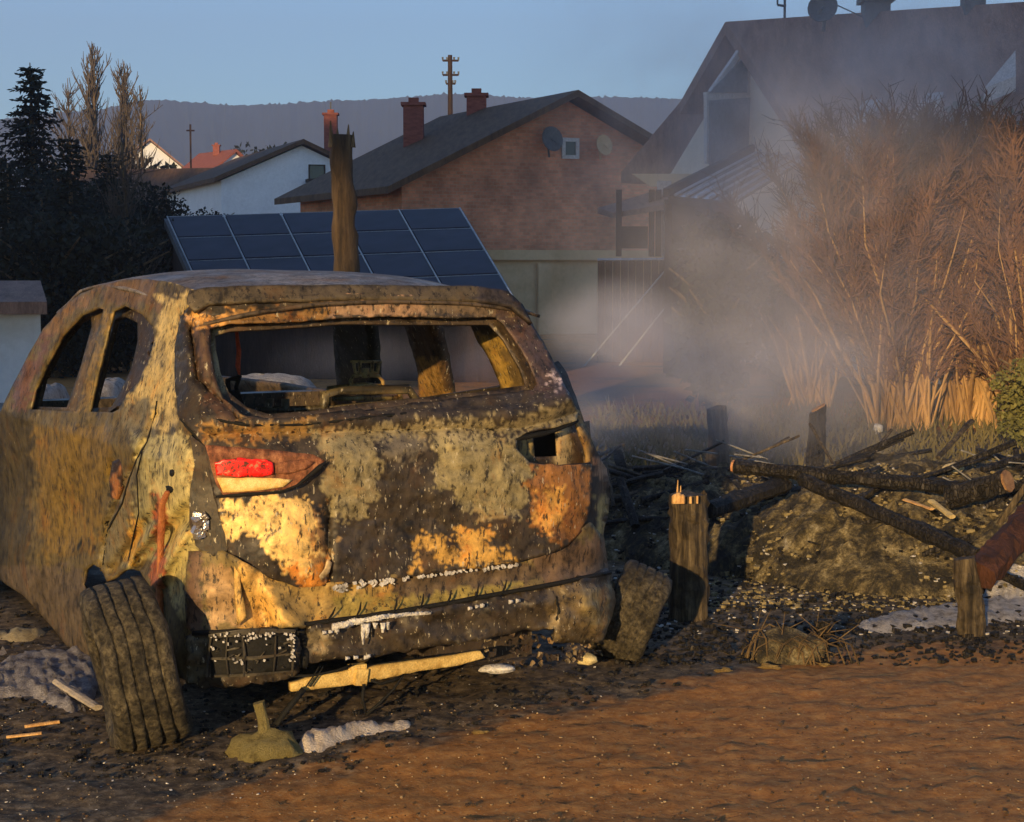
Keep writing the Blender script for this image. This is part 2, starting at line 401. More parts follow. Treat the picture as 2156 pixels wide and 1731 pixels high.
gate_z = [
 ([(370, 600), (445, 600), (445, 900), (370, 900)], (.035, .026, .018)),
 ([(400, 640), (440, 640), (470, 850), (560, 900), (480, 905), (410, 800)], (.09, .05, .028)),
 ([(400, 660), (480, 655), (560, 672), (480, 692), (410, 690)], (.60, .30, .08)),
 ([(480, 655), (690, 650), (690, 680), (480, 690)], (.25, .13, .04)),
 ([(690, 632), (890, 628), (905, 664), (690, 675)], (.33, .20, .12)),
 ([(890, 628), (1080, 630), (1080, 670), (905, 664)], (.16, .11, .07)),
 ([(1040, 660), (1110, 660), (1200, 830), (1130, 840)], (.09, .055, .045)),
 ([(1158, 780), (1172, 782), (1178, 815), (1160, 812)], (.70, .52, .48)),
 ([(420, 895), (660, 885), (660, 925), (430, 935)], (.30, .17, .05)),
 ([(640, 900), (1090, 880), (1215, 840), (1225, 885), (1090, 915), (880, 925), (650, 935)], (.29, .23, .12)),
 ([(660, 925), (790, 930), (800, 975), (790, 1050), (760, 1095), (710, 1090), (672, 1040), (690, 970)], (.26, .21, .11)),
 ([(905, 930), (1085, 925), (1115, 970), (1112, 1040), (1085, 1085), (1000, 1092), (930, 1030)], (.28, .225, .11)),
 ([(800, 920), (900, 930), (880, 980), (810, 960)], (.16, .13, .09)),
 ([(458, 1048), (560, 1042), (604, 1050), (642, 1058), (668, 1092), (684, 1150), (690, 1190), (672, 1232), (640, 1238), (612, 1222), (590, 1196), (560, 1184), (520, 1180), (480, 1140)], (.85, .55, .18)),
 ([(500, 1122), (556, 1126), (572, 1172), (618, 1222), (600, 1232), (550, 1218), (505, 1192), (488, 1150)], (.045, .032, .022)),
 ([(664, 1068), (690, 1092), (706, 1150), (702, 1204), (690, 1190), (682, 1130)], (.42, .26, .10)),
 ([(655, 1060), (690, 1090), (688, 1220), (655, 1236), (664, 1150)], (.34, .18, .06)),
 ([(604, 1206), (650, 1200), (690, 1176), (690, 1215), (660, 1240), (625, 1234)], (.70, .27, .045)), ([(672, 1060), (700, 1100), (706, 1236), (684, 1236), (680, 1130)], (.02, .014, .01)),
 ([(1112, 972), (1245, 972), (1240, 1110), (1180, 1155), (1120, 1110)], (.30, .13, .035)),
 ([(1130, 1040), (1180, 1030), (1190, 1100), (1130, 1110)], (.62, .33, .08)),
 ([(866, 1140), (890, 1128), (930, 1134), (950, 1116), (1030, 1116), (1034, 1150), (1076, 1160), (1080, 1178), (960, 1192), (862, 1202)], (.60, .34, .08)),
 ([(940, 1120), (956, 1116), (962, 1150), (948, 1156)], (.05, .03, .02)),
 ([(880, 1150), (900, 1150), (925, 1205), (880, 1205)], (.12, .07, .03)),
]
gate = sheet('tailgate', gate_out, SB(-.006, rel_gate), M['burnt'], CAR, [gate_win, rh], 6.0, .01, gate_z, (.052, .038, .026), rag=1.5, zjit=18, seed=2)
for (cx, cy, rx, ry) in ((795, 940, 17, 9), (1012, 915, 12, 9), (1090, 905, 9, 6), (978, 996, 8, 15), (1117, 905, 4, 3)):
    sheet('punched_hole', [(cx + rx * math.cos(a * .7), cy + ry * math.sin(a * .7)) for a in range(9)], SB(-.012, rel_gate), M['dark'], gate, [], 7, .003)
# folded inner rim of the window opening
sheet('window_rim', [(x + (6 if x > 760 else -2), y) for x, y in [(428, 684), (600, 668), (860, 656), (1044, 656), (1096, 720), (1140, 820), (1120, 838), (860, 866), (640, 892), (556, 896), (500, 884), (455, 840), (432, 780)]],
      SB(.05), M['burnt'], gate, [[(452, 706), (486, 697), (720, 682), (960, 684), (1030, 682), (1060, 714), (1096, 776), (1108, 812), (960, 830), (740, 852), (640, 866), (566, 872), (520, 858), (482, 826), (464, 784), (454, 735)]], 10, .01, [([(430, 690), (470, 690), (480, 830), (450, 830)], (.26, .2, .1))], (.075, .05, .03), seed=5)
sheet('torn_flap', [(690, 1176), (700, 1184), (694, 1204), (676, 1222), (672, 1212), (684, 1196)], SB(-.03), M['burnt_soft'], gate, [], 6, .003, [], (.42, .30, .16))
sheet('torn_flap', [(492, 1176), (508, 1184), (506, 1224), (520, 1300), (500, 1318), (494, 1250)], SB(-.05), M['burnt_soft'], CAR, [], 7, .004, [], (.60, .36, .10))
for a_, b_, c_, d_ in ((836, 1258, 828, 1290), (892, 1250, 884, 1282), (950, 1242, 940, 1274), (1008, 1234, 998, 1262), (1066, 1222, 1054, 1252), (706, 1278, 690, 1308), (760, 1268, 750, 1300)):
    t = MB(); f = SB(-.055); t.tube([f(a_, b_), f((a_ + c_) / 2 + 2, (b_ + d_) / 2), f(c_, d_)], [.002, .005, .003], 5, .4, flat=.5); t.build('crease', M['dark'], CAR)
# ash crust along the tailgate's lower edge
t = MB(); f = SB(-.03); random.seed(4)
for i in range(150):
    u = random.random(); px = 690 + 400 * u; py = 1238 - 50 * u + random.uniform(-4, 9) * (1 if u < .35 else .4)
    if u > .35 and random.random() < .4: continue
    t.box(f(px, py), [random.uniform(.004, .014), .008, random.uniform(.004, .010 if u > .3 else .016)], Matrix.Rotation(random.uniform(0, 3), 3, 'Y'))
t.build('ash_crust', M['ash'], gate)['kind'] = 'stuff'

def gap(pts, r=.0045, par=None, d=-.001, fn=None, m=None, name='gap_and_shadow_line'):
    f_ = SB(d, fn); t = MB(); q_ = []
    for i in range(len(pts) - 1):
        for k in range(5): q_.append(f_(pts[i][0] + (pts[i + 1][0] - pts[i][0]) * k / 5, pts[i][1] + (pts[i + 1][1] - pts[i][1]) * k / 5))
    q_.append(f_(*pts[-1])); t.tube(q_, r, 5, .35); return t.build(name, m or M['dark'], par or CAR, True)
gap([(331, 845), (326, 880), (310, 930), (290, 965), (272, 1010), (258, 1060), (240, 1092), (226, 1120), (218, 1190)], .005, side, -.0, rel_side)
gap([(392, 655), (380, 690), (377, 760), (379, 830), (383, 882), (410, 912), (434, 942)], .009, side)
gap([(431, 936), (446, 1010), (462, 1085), (482, 1158), (500, 1190), (560, 1214), (620, 1236)], .008, gate)
gap([(1086, 946), (1112, 976), (1176, 982), (1240, 977)], .006, gate, -.008, rel_gate)
gap([(1240, 985), (1240, 1040), (1234, 1085), (1218, 1125), (1190, 1152), (1090, 1182)], .010, gate, -.004, rel_gate)
gap([(655, 1232), (900, 1210), (1090, 1184)], .008, gate, -.002, rel_gate)  # dark tube drawn as the shadow line of the tailgate's bottom gap
gap([(448, 882), (520, 894), (640, 893), (800, 876), (960, 862), (1100, 850), (1180, 832)], .007, gate, -.012, rel_gate)
gap([(1085, 925), (1150, 912), (1216, 886)], .009, gate, -.006, rel_gate)  # dark tube stands in for the shadow under the ledge
gap([(300, 945), (288, 1000), (292, 1080), (270, 1180)], .003, side, -.002, rel_side, M['burnt_soft'], 'crease')
gap([(420, 1166), (480, 1165)], .004, side)
# --- left tail lamp: red strip, soot-covered lens, clear strip
LP_ = m_noise('sooted_lens', (.035, .022, .014), (.26, .09, .04), 34, .5, (1, 1, .6), .5, c3=(.55, .24, .11))
lamp = sheet('tail_light', [(432, 936), (500, 940), (600, 950), (660, 958), (684, 972), (668, 990), (640, 1018), (612, 1030), (560, 1036), (470, 1042), (456, 1020), (444, 980)], SB(-.030), LP_, CAR, [], 8, .02, rag=1.5)
red, rt, rb = mat('red_lens'); rb.inputs['Base Color'].default_value = (.85, .015, .01, 1); rb.inputs['Roughness'].default_value = .3; rb.inputs['Specular IOR Level'].default_value = .5
nf = noise_t(rt, coords(rt), 55, 5, .7); rr = ramp(rt, nf, [(.42, (.10, .03, .015)), (.47, (.80, .015, .01)), (.60, (.75, .02, .012)), (.64, (.5, .2, .1))]); rt.links.new(rr.outputs[0], rb.inputs['Base Color'])
sheet('red_lens', [(452, 972), (500, 964), (560, 966), (576, 974), (574, 1001), (540, 1005), (490, 1003), (456, 1001)], SB(-.046), red, lamp, [], 6, .008, rag=4)
sheet('red_lens', [(580, 976), (640, 968), (662, 974), (640, 990), (600, 1000), (580, 996)], SB(-.040), LP_, lamp, [], 8, .01, rag=2)
yl = m_noise('scorched_reflector', (.75, .42, .10), (.95, .72, .30), 30, .35, (1, 1, 1), .3)
sheet('clear_lens', [(457, 1006), (520, 1006), (590, 1008), (614, 1012), (596, 1026), (540, 1034), (470, 1037)], SB(-.040), yl, lamp, [], 8, .01, rag=1)
t = MB(); f = SB(-.05)
t.tube([f(*p) for p in ((455, 1046), (520, 1041), (590, 1037), (625, 1024), (672, 985), (686, 972))], [.004, .006, .005, .006, .008, .002], 6, .4); t.build('lens_edge', M['dark'], lamp, True)
# bulb holder with bare metal inside the cavity
sheet('lamp_cavity', [(400, 915), (432, 940), (446, 1010), (462, 1085), (480, 1150), (470, 1175), (440, 1170), (412, 1150), (398, 1100), (400, 1030), (410, 980)], SB(-.012), M['burnt'], CAR, [], 8, 0, [], (.05, .035, .02))
cm, ct, cb = mat('bare_metal'); cb.inputs['Metallic'].default_value = .9; cb.inputs['Base Color'].default_value = (.75, .68, .6, 1); cb.inputs['Roughness'].default_value = .3
bump(ct, cb, noise_t(ct, coords(ct), 30, 3), .9, .02)
t = MB(); q = SB(-.03)(421, 1106)
for i in range(7):
    a = i * .9; t.box(q + Vector((.016 * math.cos(a), random.uniform(-.01, .01), .034 * math.sin(a))), (.022, .03, .032), Matrix.Rotation(a, 3, 'Y') @ Matrix.Rotation(.4 * a, 3, 'X'))
t.build('bulb_holder', cm, CAR)

# --- right lamp opening: black box behind the tailgate hole, and the bare edges beside it
sheet('lamp_housing', [(1085, 915), (1240, 885), (1246, 985), (1092, 985)], SB(.09), M['burnt'], CAR, [[(1122, 905), (1172, 895), (1174, 960), (1126, 962)]], 10, .01, [([(1168, 880), (1200, 880), (1200, 980), (1168, 980)], (.42, .30, .14)), ([(1095, 920), (1122, 920), (1122, 965), (1105, 965)], (.30, .22, .08))], (.12, .07, .03))
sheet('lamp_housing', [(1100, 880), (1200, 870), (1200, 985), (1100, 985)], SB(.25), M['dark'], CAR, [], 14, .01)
# --- right rear corner
rc = sheet('rear_corner', [(1150, 770), (1176, 760), (1196, 790), (1216, 850), (1236, 905), (1256, 950), (1276, 985), (1284, 1030), (1280, 1080), (1270, 1130), (1268, 1215), (1160, 1215), (1090, 1190), (1180, 1140), (1225, 1090), (1236, 1000), (1236, 960), (1210, 880)],
      SB(.035), M['burnt_soft'], CAR, [], 9, .012, [([(1258, 1050), (1278, 1040), (1268, 1150), (1252, 1150)], (.42, .32, .12)), ([(1245, 970), (1282, 975), (1284, 1010), (1255, 1010)], (.36, .22, .13)), ([(1200, 870), (1240, 880), (1245, 975), (1222, 975)], (.30, .19, .07)), ([(1090, 1170), (1250, 1140), (1260, 1220), (1100, 1220)], (.16, .11, .05))], (.045, .033, .025), rag=2, seed=6)

# --- rear apron (folded sheet between tailgate and bumper) and the bumper remains
def rel_apron(px, py):
    top = 1240 - (px - 640) * .135; k = max(0, min(1, (py - top) / 95))
    r = .03 * math.sin(k * 3.1) - .06 * k - .02 * g(k - .93, .06)
    for x in range(560, 1280, 58): r += .006 * g((px - x + (py - 1250) * .35), 7)
    if px < 640: r -= .05 * g(seg(px, py, 500, 1180, 620, 1320), 26); r += .03 * g(seg(px, py, 540, 1220, 560, 1330), 14)
    return r + .006 * fbm((px * .03, py * .03), 1, 2)
sheet('rear_apron', [(396, 1160), (470, 1160), (500, 1176), (560, 1205), (625, 1232), (700, 1226), (900, 1202), (1090, 1176), (1190, 1140), (1245, 1100), (1270, 1130), (1284, 1212), (1180, 1232), (1000, 1262), (800, 1296), (640, 1318), (500, 1330), (410, 1335), (392, 1320), (388, 1240)],
      SB(-.012, rel_apron), M['burnt_soft'], CAR, [], 9, .012,
      [([(396, 1160), (420, 1160), (430, 1340), (390, 1340)], (.14, .08, .05)), ([(425, 1190), (490, 1195), (505, 1310), (440, 1325)], (.36, .22, .10)), ([(492, 1172), (540, 1190), (600, 1236), (720, 1235), (700, 1310), (500, 1330), (520, 1240)], (.72, .42, .11)), ([(560, 1225), (820, 1225), (830, 1290), (600, 1320)], (.42, .27, .08)), ([(700, 1260), (1160, 1215), (1000, 1262), (720, 1305)], (.34, .25, .06)), ([(820, 1215), (1100, 1180), (1160, 1215), (830, 1262)], (.13, .085, .045)), ([(1110, 1160), (1280, 1130), (1284, 1215), (1150, 1235)], (.18, .11, .06))],
      (.20, .14, .05), rag=2, seed=8)
def rel_bump(px, py):
    return .03 * fbm((px * .015, py * .02), 1, 6) + .012 * fbm((px * .06, py * .06), 1, 3) + .03 * g(px - 640, 9) + .03 * max(0, (py - 1400 + (px - 400) * .1) / 60) - .025 * g(math.hypot((px - 1220) / 70, (py - 1280) / 50), 1)
bm_z = [([(1150, 1225), (1300, 1205), (1300, 1350), (1150, 1350)], (.16, .11, .05)), ([(1225, 1240), (1285, 1230), (1285, 1320), (1235, 1320)], (.28, .2, .08)),
        ([(655, 1330), (690, 1325), (690, 1375), (655, 1380)], (.22, .17, .10)), ([(640, 1310), (1290, 1200), (1290, 1215), (640, 1330)], (.04, .03, .022)), ([(390, 1340), (440, 1340), (430, 1440), (390, 1440)], (.11, .085, .045))]
bumper = sheet('rear_bumper', [(392, 1338), (500, 1332), (640, 1320), (800, 1298), (1000, 1264), (1180, 1232), (1290, 1206), (1296, 1240), (1294, 1290), (1276, 1330), (1268, 1352), (1240, 1356), (1170, 1350), (1165, 1322), (1100, 1330), (1010, 1346), (900, 1364), (800, 1380), (700, 1392), (650, 1398), (628, 1402), (625, 1428), (540, 1440), (470, 1450), (420, 1448), (396, 1436)],
      SB(-.05, rel_bump), M['burnt'], CAR, [], 9, .03, bm_z, (.055, .04, .026), rag=7, zjit=10, seed=12)
gap([(632, 1322), (640, 1345), (642, 1385), (634, 1405)], .022, bumper, -.045, rel_bump)
gap([(1172, 1258), (1176, 1290), (1172, 1306)], .006, bumper, -.05, rel_bump)
gap([(405, 1334), (520, 1330), (640, 1316), (800, 1294), (1000, 1260), (1180, 1228), (1286, 1206)], .009, bumper, -.045)
# white drips of ash and melted plastic on the beam
t = MB(); f = SB(-.085); random.seed(5)
def drip(p0, p1, r0, r1): t.tube([f(*p0), f((p0[0] + p1[0]) / 2 + random.uniform(-2, 2), (p0[1] + p1[1]) / 2), f(*p1)], [r0, (r0 + r1) / 2, r1], 6, .6, flat=.5)
for i in range(44):
    u = i / 44; x = 700 + 200 * u; y = 1322 - 30 * u - 6 * math.sin(u * 3); drip((x, y), (x + 12, y - 2 + random.uniform(-2, 2)), .008 * (1.6 - u), .007 * (1.6 - u))
for x, y, l, r in ((765, 1314, 44, .011), (772, 1314, 30, .012), (806, 1312, 20, .011), (790, 1312, 12, .011), (818, 1310, 16, .007), (712, 1326, 10, .006)): drip((x, y), (x - 1, y + l), r, .004)
for x, y in ((728, 1387), (745, 1385), (765, 1384), (770, 1382), (985, 1282), (1000, 1278), (1070, 1268), (1085, 1266), (680, 1334), (693, 1332), (706, 1330), (1010, 1276)): drip((x, y), (x + 9, y - 1), .008, .005)
t.build('melted_drips', M['ash'], bumper, True)['kind'] = 'stuff'
# burnt number-plate frame with its grid
pf = SB(-.10); t = MB()
def pbar(a, b_, r=.007): ja = [random.uniform(-5, 5) for _ in range(4)]; t.tube([pf(a[0] + ja[0], a[1]), pf((a[0] + b_[0]) / 2 + ja[1], (a[1] + b_[1]) / 2 + ja[2]), pf(b_[0] + ja[3], b_[1])], [r * .7, r, r * .5], 5, .9, flat=.6)
for y in (1336, 1384, 1420): pbar((440 + (y - 1336) * .1, y + 4), (618, y - 8), .009 if y in (1336,) else .006)
for x in (446, 472, 510, 578, 616): pbar((x, 1340), (x + random.uniform(-8, 8), 1425), random.choice((.004, .007)))
for i in range(16): x0 = random.uniform(450, 610); y0 = random.uniform(1345, 1415); pbar((x0, y0), (x0 + random.uniform(-30, 30), y0 + random.uniform(-14, 14)), .003)
t.build('plate_frame', M['burnt_soft'], bumper)
zpaint(bpy.data.objects['plate_frame'], lambda p: (.055, .045, .03))
t = MB()
for i in range(75):
    x = random.uniform(440, 618); y = 1334 + random.expovariate(.12) if random.random() < .75 else random.uniform(1340, 1400)
    if y > 1420: continue
    if random.random() < .25: x = random.uniform(608, 620); y = random.uniform(1335, 1395)
    t.box(SB(-.112)(x, y), (random.uniform(.002, .008), .006, random.uniform(.003, .010)), Matrix.Rotation(random.uniform(-.5, .5), 3, 'Y'))
t.build('ash_crust', M['ash'], bumper)['kind'] = 'stuff'
sheet('plate_recess', [(440, 1345), (612, 1335), (616, 1410), (560, 1418), (446, 1428)], SB(-.086), M['dark'], bumper, [], 12, .004)
# bright cross tube under the bumper with bracket and cables
ym = m_noise('heat_bleached_steel', (.45, .27, .07), (.80, .56, .20), 16, .55, (1, 1, 1), .4)
fb = SB(.06)
def cross(px, py): return fb(px, py)
xb = sheet('cross_member', [(606, 1436), (640, 1424), (700, 1412), (800, 1396), (900, 1384), (1000, 1368), (1010, 1382), (960, 1396), (880, 1408), (800, 1424), (760, 1432), (700, 1440), (640, 1448), (606, 1452)], cross, ym, CAR, [], 9, .04, rag=1)
b1 = MB(); b1.box(SB(.02)(758, 1424), (.045, .03, .06), Matrix.Rotation(.15, 3, 'Y')); b1.box(SB(.03)(752, 1406), (.06, .03, .03)); b1.build('bracket', ym, xb)
t = MB(); f = SB(.0)
t.tube([f(*p) for p in ((610, 1424), (660, 1422), (710, 1412), (740, 1400))], .005, 5)
for dx in (0, 9): t.tube([f(*p) for p in ((672 + dx, 1404), (660 + dx, 1424), (644 + dx, 1446))], .003, 5)
t.tube([f(*p) for p in ((640, 1450), (600, 1500), (580, 1530), (592, 1545))], .012, 6, .5)
t.tube([f(*p) for p in ((780, 1432), (800, 1440), (830, 1432), (850, 1420), (830, 1450), (800, 1480), (770, 1505))], .006, 5, .5)
t.tube([f(*p) for p in ((765, 1440), (762, 1470), (770, 1500))], .006, 5)
t.build('hanging_cable', M['dark'], CAR, True)
# underfloor, exhaust box and axle behind it
t = MB()
t.box((-.05, .62, .20), (1.3, .5, .08)); t.box((.42, .45, .15), (.42, .26, .16)); t.tube([(-.75, .95, .24), (.75, .95, .24)], .04, 8)
t.box((0, 2.3, .20), (1.5, 3.2, .06)); t.box((-.62, 3.2, .45), (.3, 1.1, .5)); t.box((.62, 3.2, .45), (.3, 1.1, .5))
zpaint(t.build('floor_pan', M['burnt'], CAR), lambda p: (.05, .035, .025))
t = MB()
for i in range(90):
    x = random.uniform(1010, 1280); y = random.uniform(1332, 1400) if x < 1150 else random.uniform(1345, 1395)
    t.box(SB(.05)(x, y), (random.uniform(.004, .02), .01, random.uniform(.004, .025)), Matrix.Rotation(random.uniform(-1, 1), 3, 'Y'))
zpaint(tag(t.build('burnt_scraps', M['burnt'], CAR), kind='stuff'), lambda p: (.30, .22, .12) if fbm(p, 19) > .2 else (.035, .025, .018))
# wheels: bare rims with burnt tyre wire, sunk into the ash
def wheel(x, y):
    t = MB(); n = 22
    prof = [(-.09, .21), (-.09, .19), (-.02, .175), (.05, .18), (.08, .20), (.08, .215)]
    for i in range(n):
        for (a, r) in prof: t.v.append((a, r * math.cos(2 * math.pi * i / n), r * math.sin(2 * math.pi * i / n)))
    m_ = len(prof)
    for i in range(n):
        for j in range(m_ - 1): t.f.append((i * m_ + j, ((i + 1) % n) * m_ + j, ((i + 1) % n) * m_ + j + 1, i * m_ + j + 1)); t.mi.append(0)
    for i in range(5):
        a = 2 * math.pi * i / 5; t.box((-.05, .09 * math.cos(a), .09 * math.sin(a)), (.02, .18, .05), Matrix.Rotation(a, 3, 'X'))
    t.tube([(-.07, 0, 0), (.06, 0, 0)], .05, 10)
    o = zpaint(t.build('wheel', M['burnt'], CAR, True), lambda p: (.08, .06, .045)); o.location = (x, y, .225); return o
for x in (-.76, .76): wheel(x, 3.35)
rub = m_wood('ash_dusted_rubber', (.035, .028, .018), (.10, .08, .05), (.20, .165, .10), 30, (1, 1, 1), False)
def tyre(c, up, ax, rad, wid, seed, sag=0):
    # a burnt-down tyre on its rim: lathe round ax, four tread grooves, ragged shoulders
    c = CI @ c; up = (CR @ up).normalized(); ax = (CR @ ax); ax = (ax - up * ax.dot(up)).normalized(); fw = ax.cross(up)
    W2 = wid / 2; prof = [(-W2 * .80, rad * .60), (-W2 * .98, rad * .74), (-W2, rad * .86), (-W2 * .90, rad * .965), (-W2 * .78, rad * .99)]
    for g_ in (-.55, -.2, .2, .55):
        for dx, dr in ((-.10, 1), (-.05, 1), (-.030, .972), (.030, .972), (.05, 1)): prof.append((W2 * (g_ + dx), rad * (dr + .012 * (1 - abs(g_)))))
    prof += [(W2 * .78, rad * .99), (W2 * .90, rad * .965), (W2, rad * .86), (W2 * .98, rad * .74), (W2 * .80, rad * .60)]
    t = MB(); n = 72; m_ = len(prof)
    for i in range(n):
        a = 2 * math.pi * i / n
        for (u_, r_) in prof:
            k = 1 + .022 * fbm((math.cos(a) * 2, math.sin(a) * 2, u_ * 9), 1, seed) + .012 * fbm((math.cos(a) * 9, math.sin(a) * 9, u_ * 50), 1, seed + 3)
            q = ax * (u_ * (1 + sag * max(0, -math.cos(a)) ** 3) + .009 * fbm((math.cos(a) * 1.5, math.sin(a) * 1.5, 3), 1, seed)) + (up * math.cos(a) + fw * math.sin(a)) * r_ * k
            if math.cos(a) < -.6: q += up * (-.6 - math.cos(a)) * rad * sag * .5
            t.v.append(tuple(q))
    for i in range(n):
        for j in range(m_ - 1): t.f.append((i * m_ + j, ((i + 1) % n) * m_ + j, ((i + 1) % n) * m_ + j + 1, i * m_ + j + 1)); t.mi.append(0)
    o = bpy.data.objects.new('wheel', None); COL.objects.link(o); o.parent = CAR; o.location = c; o.empty_display_size = .1
    ty = t.build('tyre', rub, o, True); ty.modifiers.new('thick', 'SOLIDIFY').thickness = .008
    t = MB()
    for k in (-.6, .6): t.tube([ax * W2 * k + (up * math.cos(b_) + fw * math.sin(b_)) * rad * .62 for b_ in [2 * math.pi * i / 28 for i in range(29)]], .012, 5, caps=False)
    t.tube([-ax * W2 * .7, ax * W2 * .5], .06, 10); 
    for i in range(5):
        d_ = up * math.cos(i * 1.257) + fw * math.sin(i * 1.257); t.tube([-ax * W2 * .5, -ax * W2 * .6 + d_ * rad * .62], [.035, .02], 5)
    zpaint(t.build('rim', M['burnt'], o, True), lambda p: (.10, .07, .04)); return o
w1 = tyre(P(282, 1402, 6.02), P(228, 1230, 5.93) - P(316, 1580, 5.93), Vector((1, .34, .1)), .292, .235, 4, .18)
w2 = tyre(P(1326, 1292, 7.35), P(1400, 1180, 7.5) - P(1300, 1390, 7.3), Vector((1, -.05, -.4)), .21, .21, 9, .15)
t = MB(); cc = CI @ P(186, 1258, 5.80)
for k in range(5): t.box(cc + (CR @ Vector((.009 * k - .018, 0, .006 * k - .01))), (.022, .02, .018 + .006 * (k % 2)), Matrix.Rotation(.5 + k * .3, 3, 'Y'))
t.build('pale_tread_patch', m_noise('pale_cut', (.20, .14, .08), (.42, .30, .18), 25, .8), w1)

# --- roof
def roof_z(x, y):
    return roof_z0(x, y) + .035 * math.sin(max(0, min(1, (y - .3) / 1.9)) * 3.14) - .05 * max(0, y - 2.2)
def roof_z0(x, y):
    # y from .28 to 2.75
    k = (y - .28) / 2.4
    return 1.475 + .085 * math.sin(min(1, k * 1.15) * 2.6) - .16 * max(0, k - .72) ** 1.3 * 2.2 - (.12 if False else .075) * abs(x / .72) ** 2.6
t = MB(); nx, ny = 44, 70; xs0 = -.70; xs1 = .66
for j in range(ny + 1):
    y = .26 + 2.45 * j / ny
    for i in range(nx + 1):
        u = i / nx; x = xs0 + (xs1 - xs0) * u
        nar = 1 - .17 * max(0, (y - 1.2) / 1.5) ** 1.5
        x *= nar
        z = roof_z(x, y) + .006 * fbm((x * 2, y * 2), 1, 3) + .010 * g(math.hypot((x + .05) / .5, (y - 1.3) / .5), 1) * -1
        t.v.append((x, y + .06 * abs(x / .7) ** 4, z))
for j in range(ny):
    for i in range(nx):
        a = j * (nx + 1) + i; t.f.append((a, a + 1, a + nx + 2, a + nx + 1)); t.mi.append(0)
ro = t.build('roof', M['burnt_soft'], CAR, True)
def rz(p):
    n1 = fbm(p, 3, 2); c = (.15, .12, .10)
    if n1 > .25: c = (.24, .20, .17)
    if p.y < .62 and abs(p.x + .25 + n1 * .1) < .22 and p.y > .38: c = (.40, .27, .11)
    if p.y < .40: c = (.10, .07, .045)
    return c
zpaint(ro, rz); ro.modifiers.new('thick', 'SOLIDIFY').thickness = .012
# spoiler lip linking the roof to the tailgate header
sheet('roof_spoiler', [(392, 640), (398, 612), (440, 604), (560, 600), (700, 600), (860, 601), (1000, 603), (1070, 612), (1100, 640), (1120, 680), (1080, 645), (1020, 634), (860, 630), (700, 630), (540, 634), (440, 640), (410, 655)],
      SB(-.07), M['burnt_soft'], CAR, [], 9, .02, [([(1000, 600), (1130, 600), (1130, 690), (1000, 690)], (.06, .045, .04))], (.10, .075, .045), rag=2, seed=21)

# --- right side seen from inside: skin below the belt and its pillars
t = MB(); n = 60; hs = 14
for i in range(n + 1):
    y = .22 + 3.8 * i / n
    zb = .22
    for c in (.85, 3.35):
        if abs(y - c) < .36: zb = max(zb, .22 + math.sqrt(.36 ** 2 - (y - c) ** 2))
    for j in range(hs + 1):
        z = zb + (.97 - zb) * j / hs
        t.v.append((xright(z) - .012 - .11 * max(0, (z - .70) / .27) ** 1.4 - .03 * (1 - j / hs) ** 2 - .10 * max(0, y - 3) ** 2 + .012 * fbm((y, z, 1), 3), y, z))
for i in range(n):
    for j in range(hs):
        a = i * (hs + 1) + j; t.f.append((a, a + 1, a + hs + 2, a + hs + 1)); t.mi.append(0)
o = zpaint(t.build('side_panel', M['burnt_soft'], CAR, True), lambda p: (.10, .07, .045)); o.modifiers.new('thick', 'SOLIDIFY').thickness = .02
def pillar(name, outline, d, base, zones=()): return sheet(name, outline, SRi(d), M['burnt'], CAR, [], 9, .05, zones, base, rag=2.5)
pillar('roof_pillar', [(862, 640), (918, 640), (936, 700), (950, 770), (962, 840), (900, 850), (900, 780), (884, 720)], .03, (.09, .05, .022), [([(895, 740), (940, 740), (965, 850), (900, 850)], (.34, .19, .05))])
pillar('roof_pillar', [(1004, 650), (1075, 650), (1110, 720), (1150, 800), (1160, 850), (1080, 850), (1072, 800), (1050, 745), (1022, 700)], .03, (.42, .26, .055), [([(1000, 640), (1080, 640), (1060, 688), (1010, 700)], (.05, .035, .02)), ([(1080, 720), (1160, 720), (1160, 850), (1110, 850)], (.17, .11, .04))])
pillar('roof_pillar', [(716, 640), (792, 640), (800, 720), (806, 850), (730, 850), (722, 740)], .03, (.022, .022, .014))
pillar('roof_rail', [(700, 622), (1080, 622), (1090, 660), (1060, 672), (1000, 676), (860, 672), (700, 676)], .02, (.07, .05, .03))
# --- front: cowl, bonnet and windscreen pillars
t = MB()
t.box((0, 3.3, .86), (1.45, 1.1, .04)); t.box((0, 2.72, .9), (1.5, .12, .14))

zpaint(t.build('bonnet', M['burnt'], CAR), lambda p: (.09, .065, .045))
# --- inside: seat frames, rear bench bar, wire headrest, red belt, steering column
t = MB(); pf2 = plane_y(.75)
def ib(pts, r=.012, f=pf2, rough=.4): t.tube([f(*p) for p in pts], r, 6, rough)
ib([(520, 880), (640, 876), (800, 862), (960, 842), (1140, 818)], .022); ib([(540, 864), (700, 860), (900, 840), (1130, 806)], .014)
for x in range(850, 1180, 32): ib([(x, 842 - (x - 850) * .1), (x + 1, 862 - (x - 850) * .1)], .012)
for x in (566, 600): ib([(x, 840), (x, 880)], .016)
ib([(680, 880), (684, 832), (720, 822), (860, 820), (880, 850)], .02); 
zpaint(t.build('rear_bench_frame', M['burnt'], CAR, True), lambda p: (.14, .11, .06) if fbm(p, 14) > .0 else (.05, .04, .025))
t = MB(); pf3 = plane_y(1.5)
def ib3(pts, r=.009): t.tube([pf3(*p) for p in pts], r, 5, .3)
ib3([(738, 826), (738, 802), (744, 792), (762, 790), (796, 792), (806, 802), (806, 826)]); ib3([(744, 762), (748, 784), (770, 788), (794, 784), (798, 762)]); ib3([(757, 760), (758, 786)]); ib3([(784, 760), (783, 786)]); ib3([(738, 762), (804, 762)], .007)
ib3([(770, 775), (770, 796)], .018)
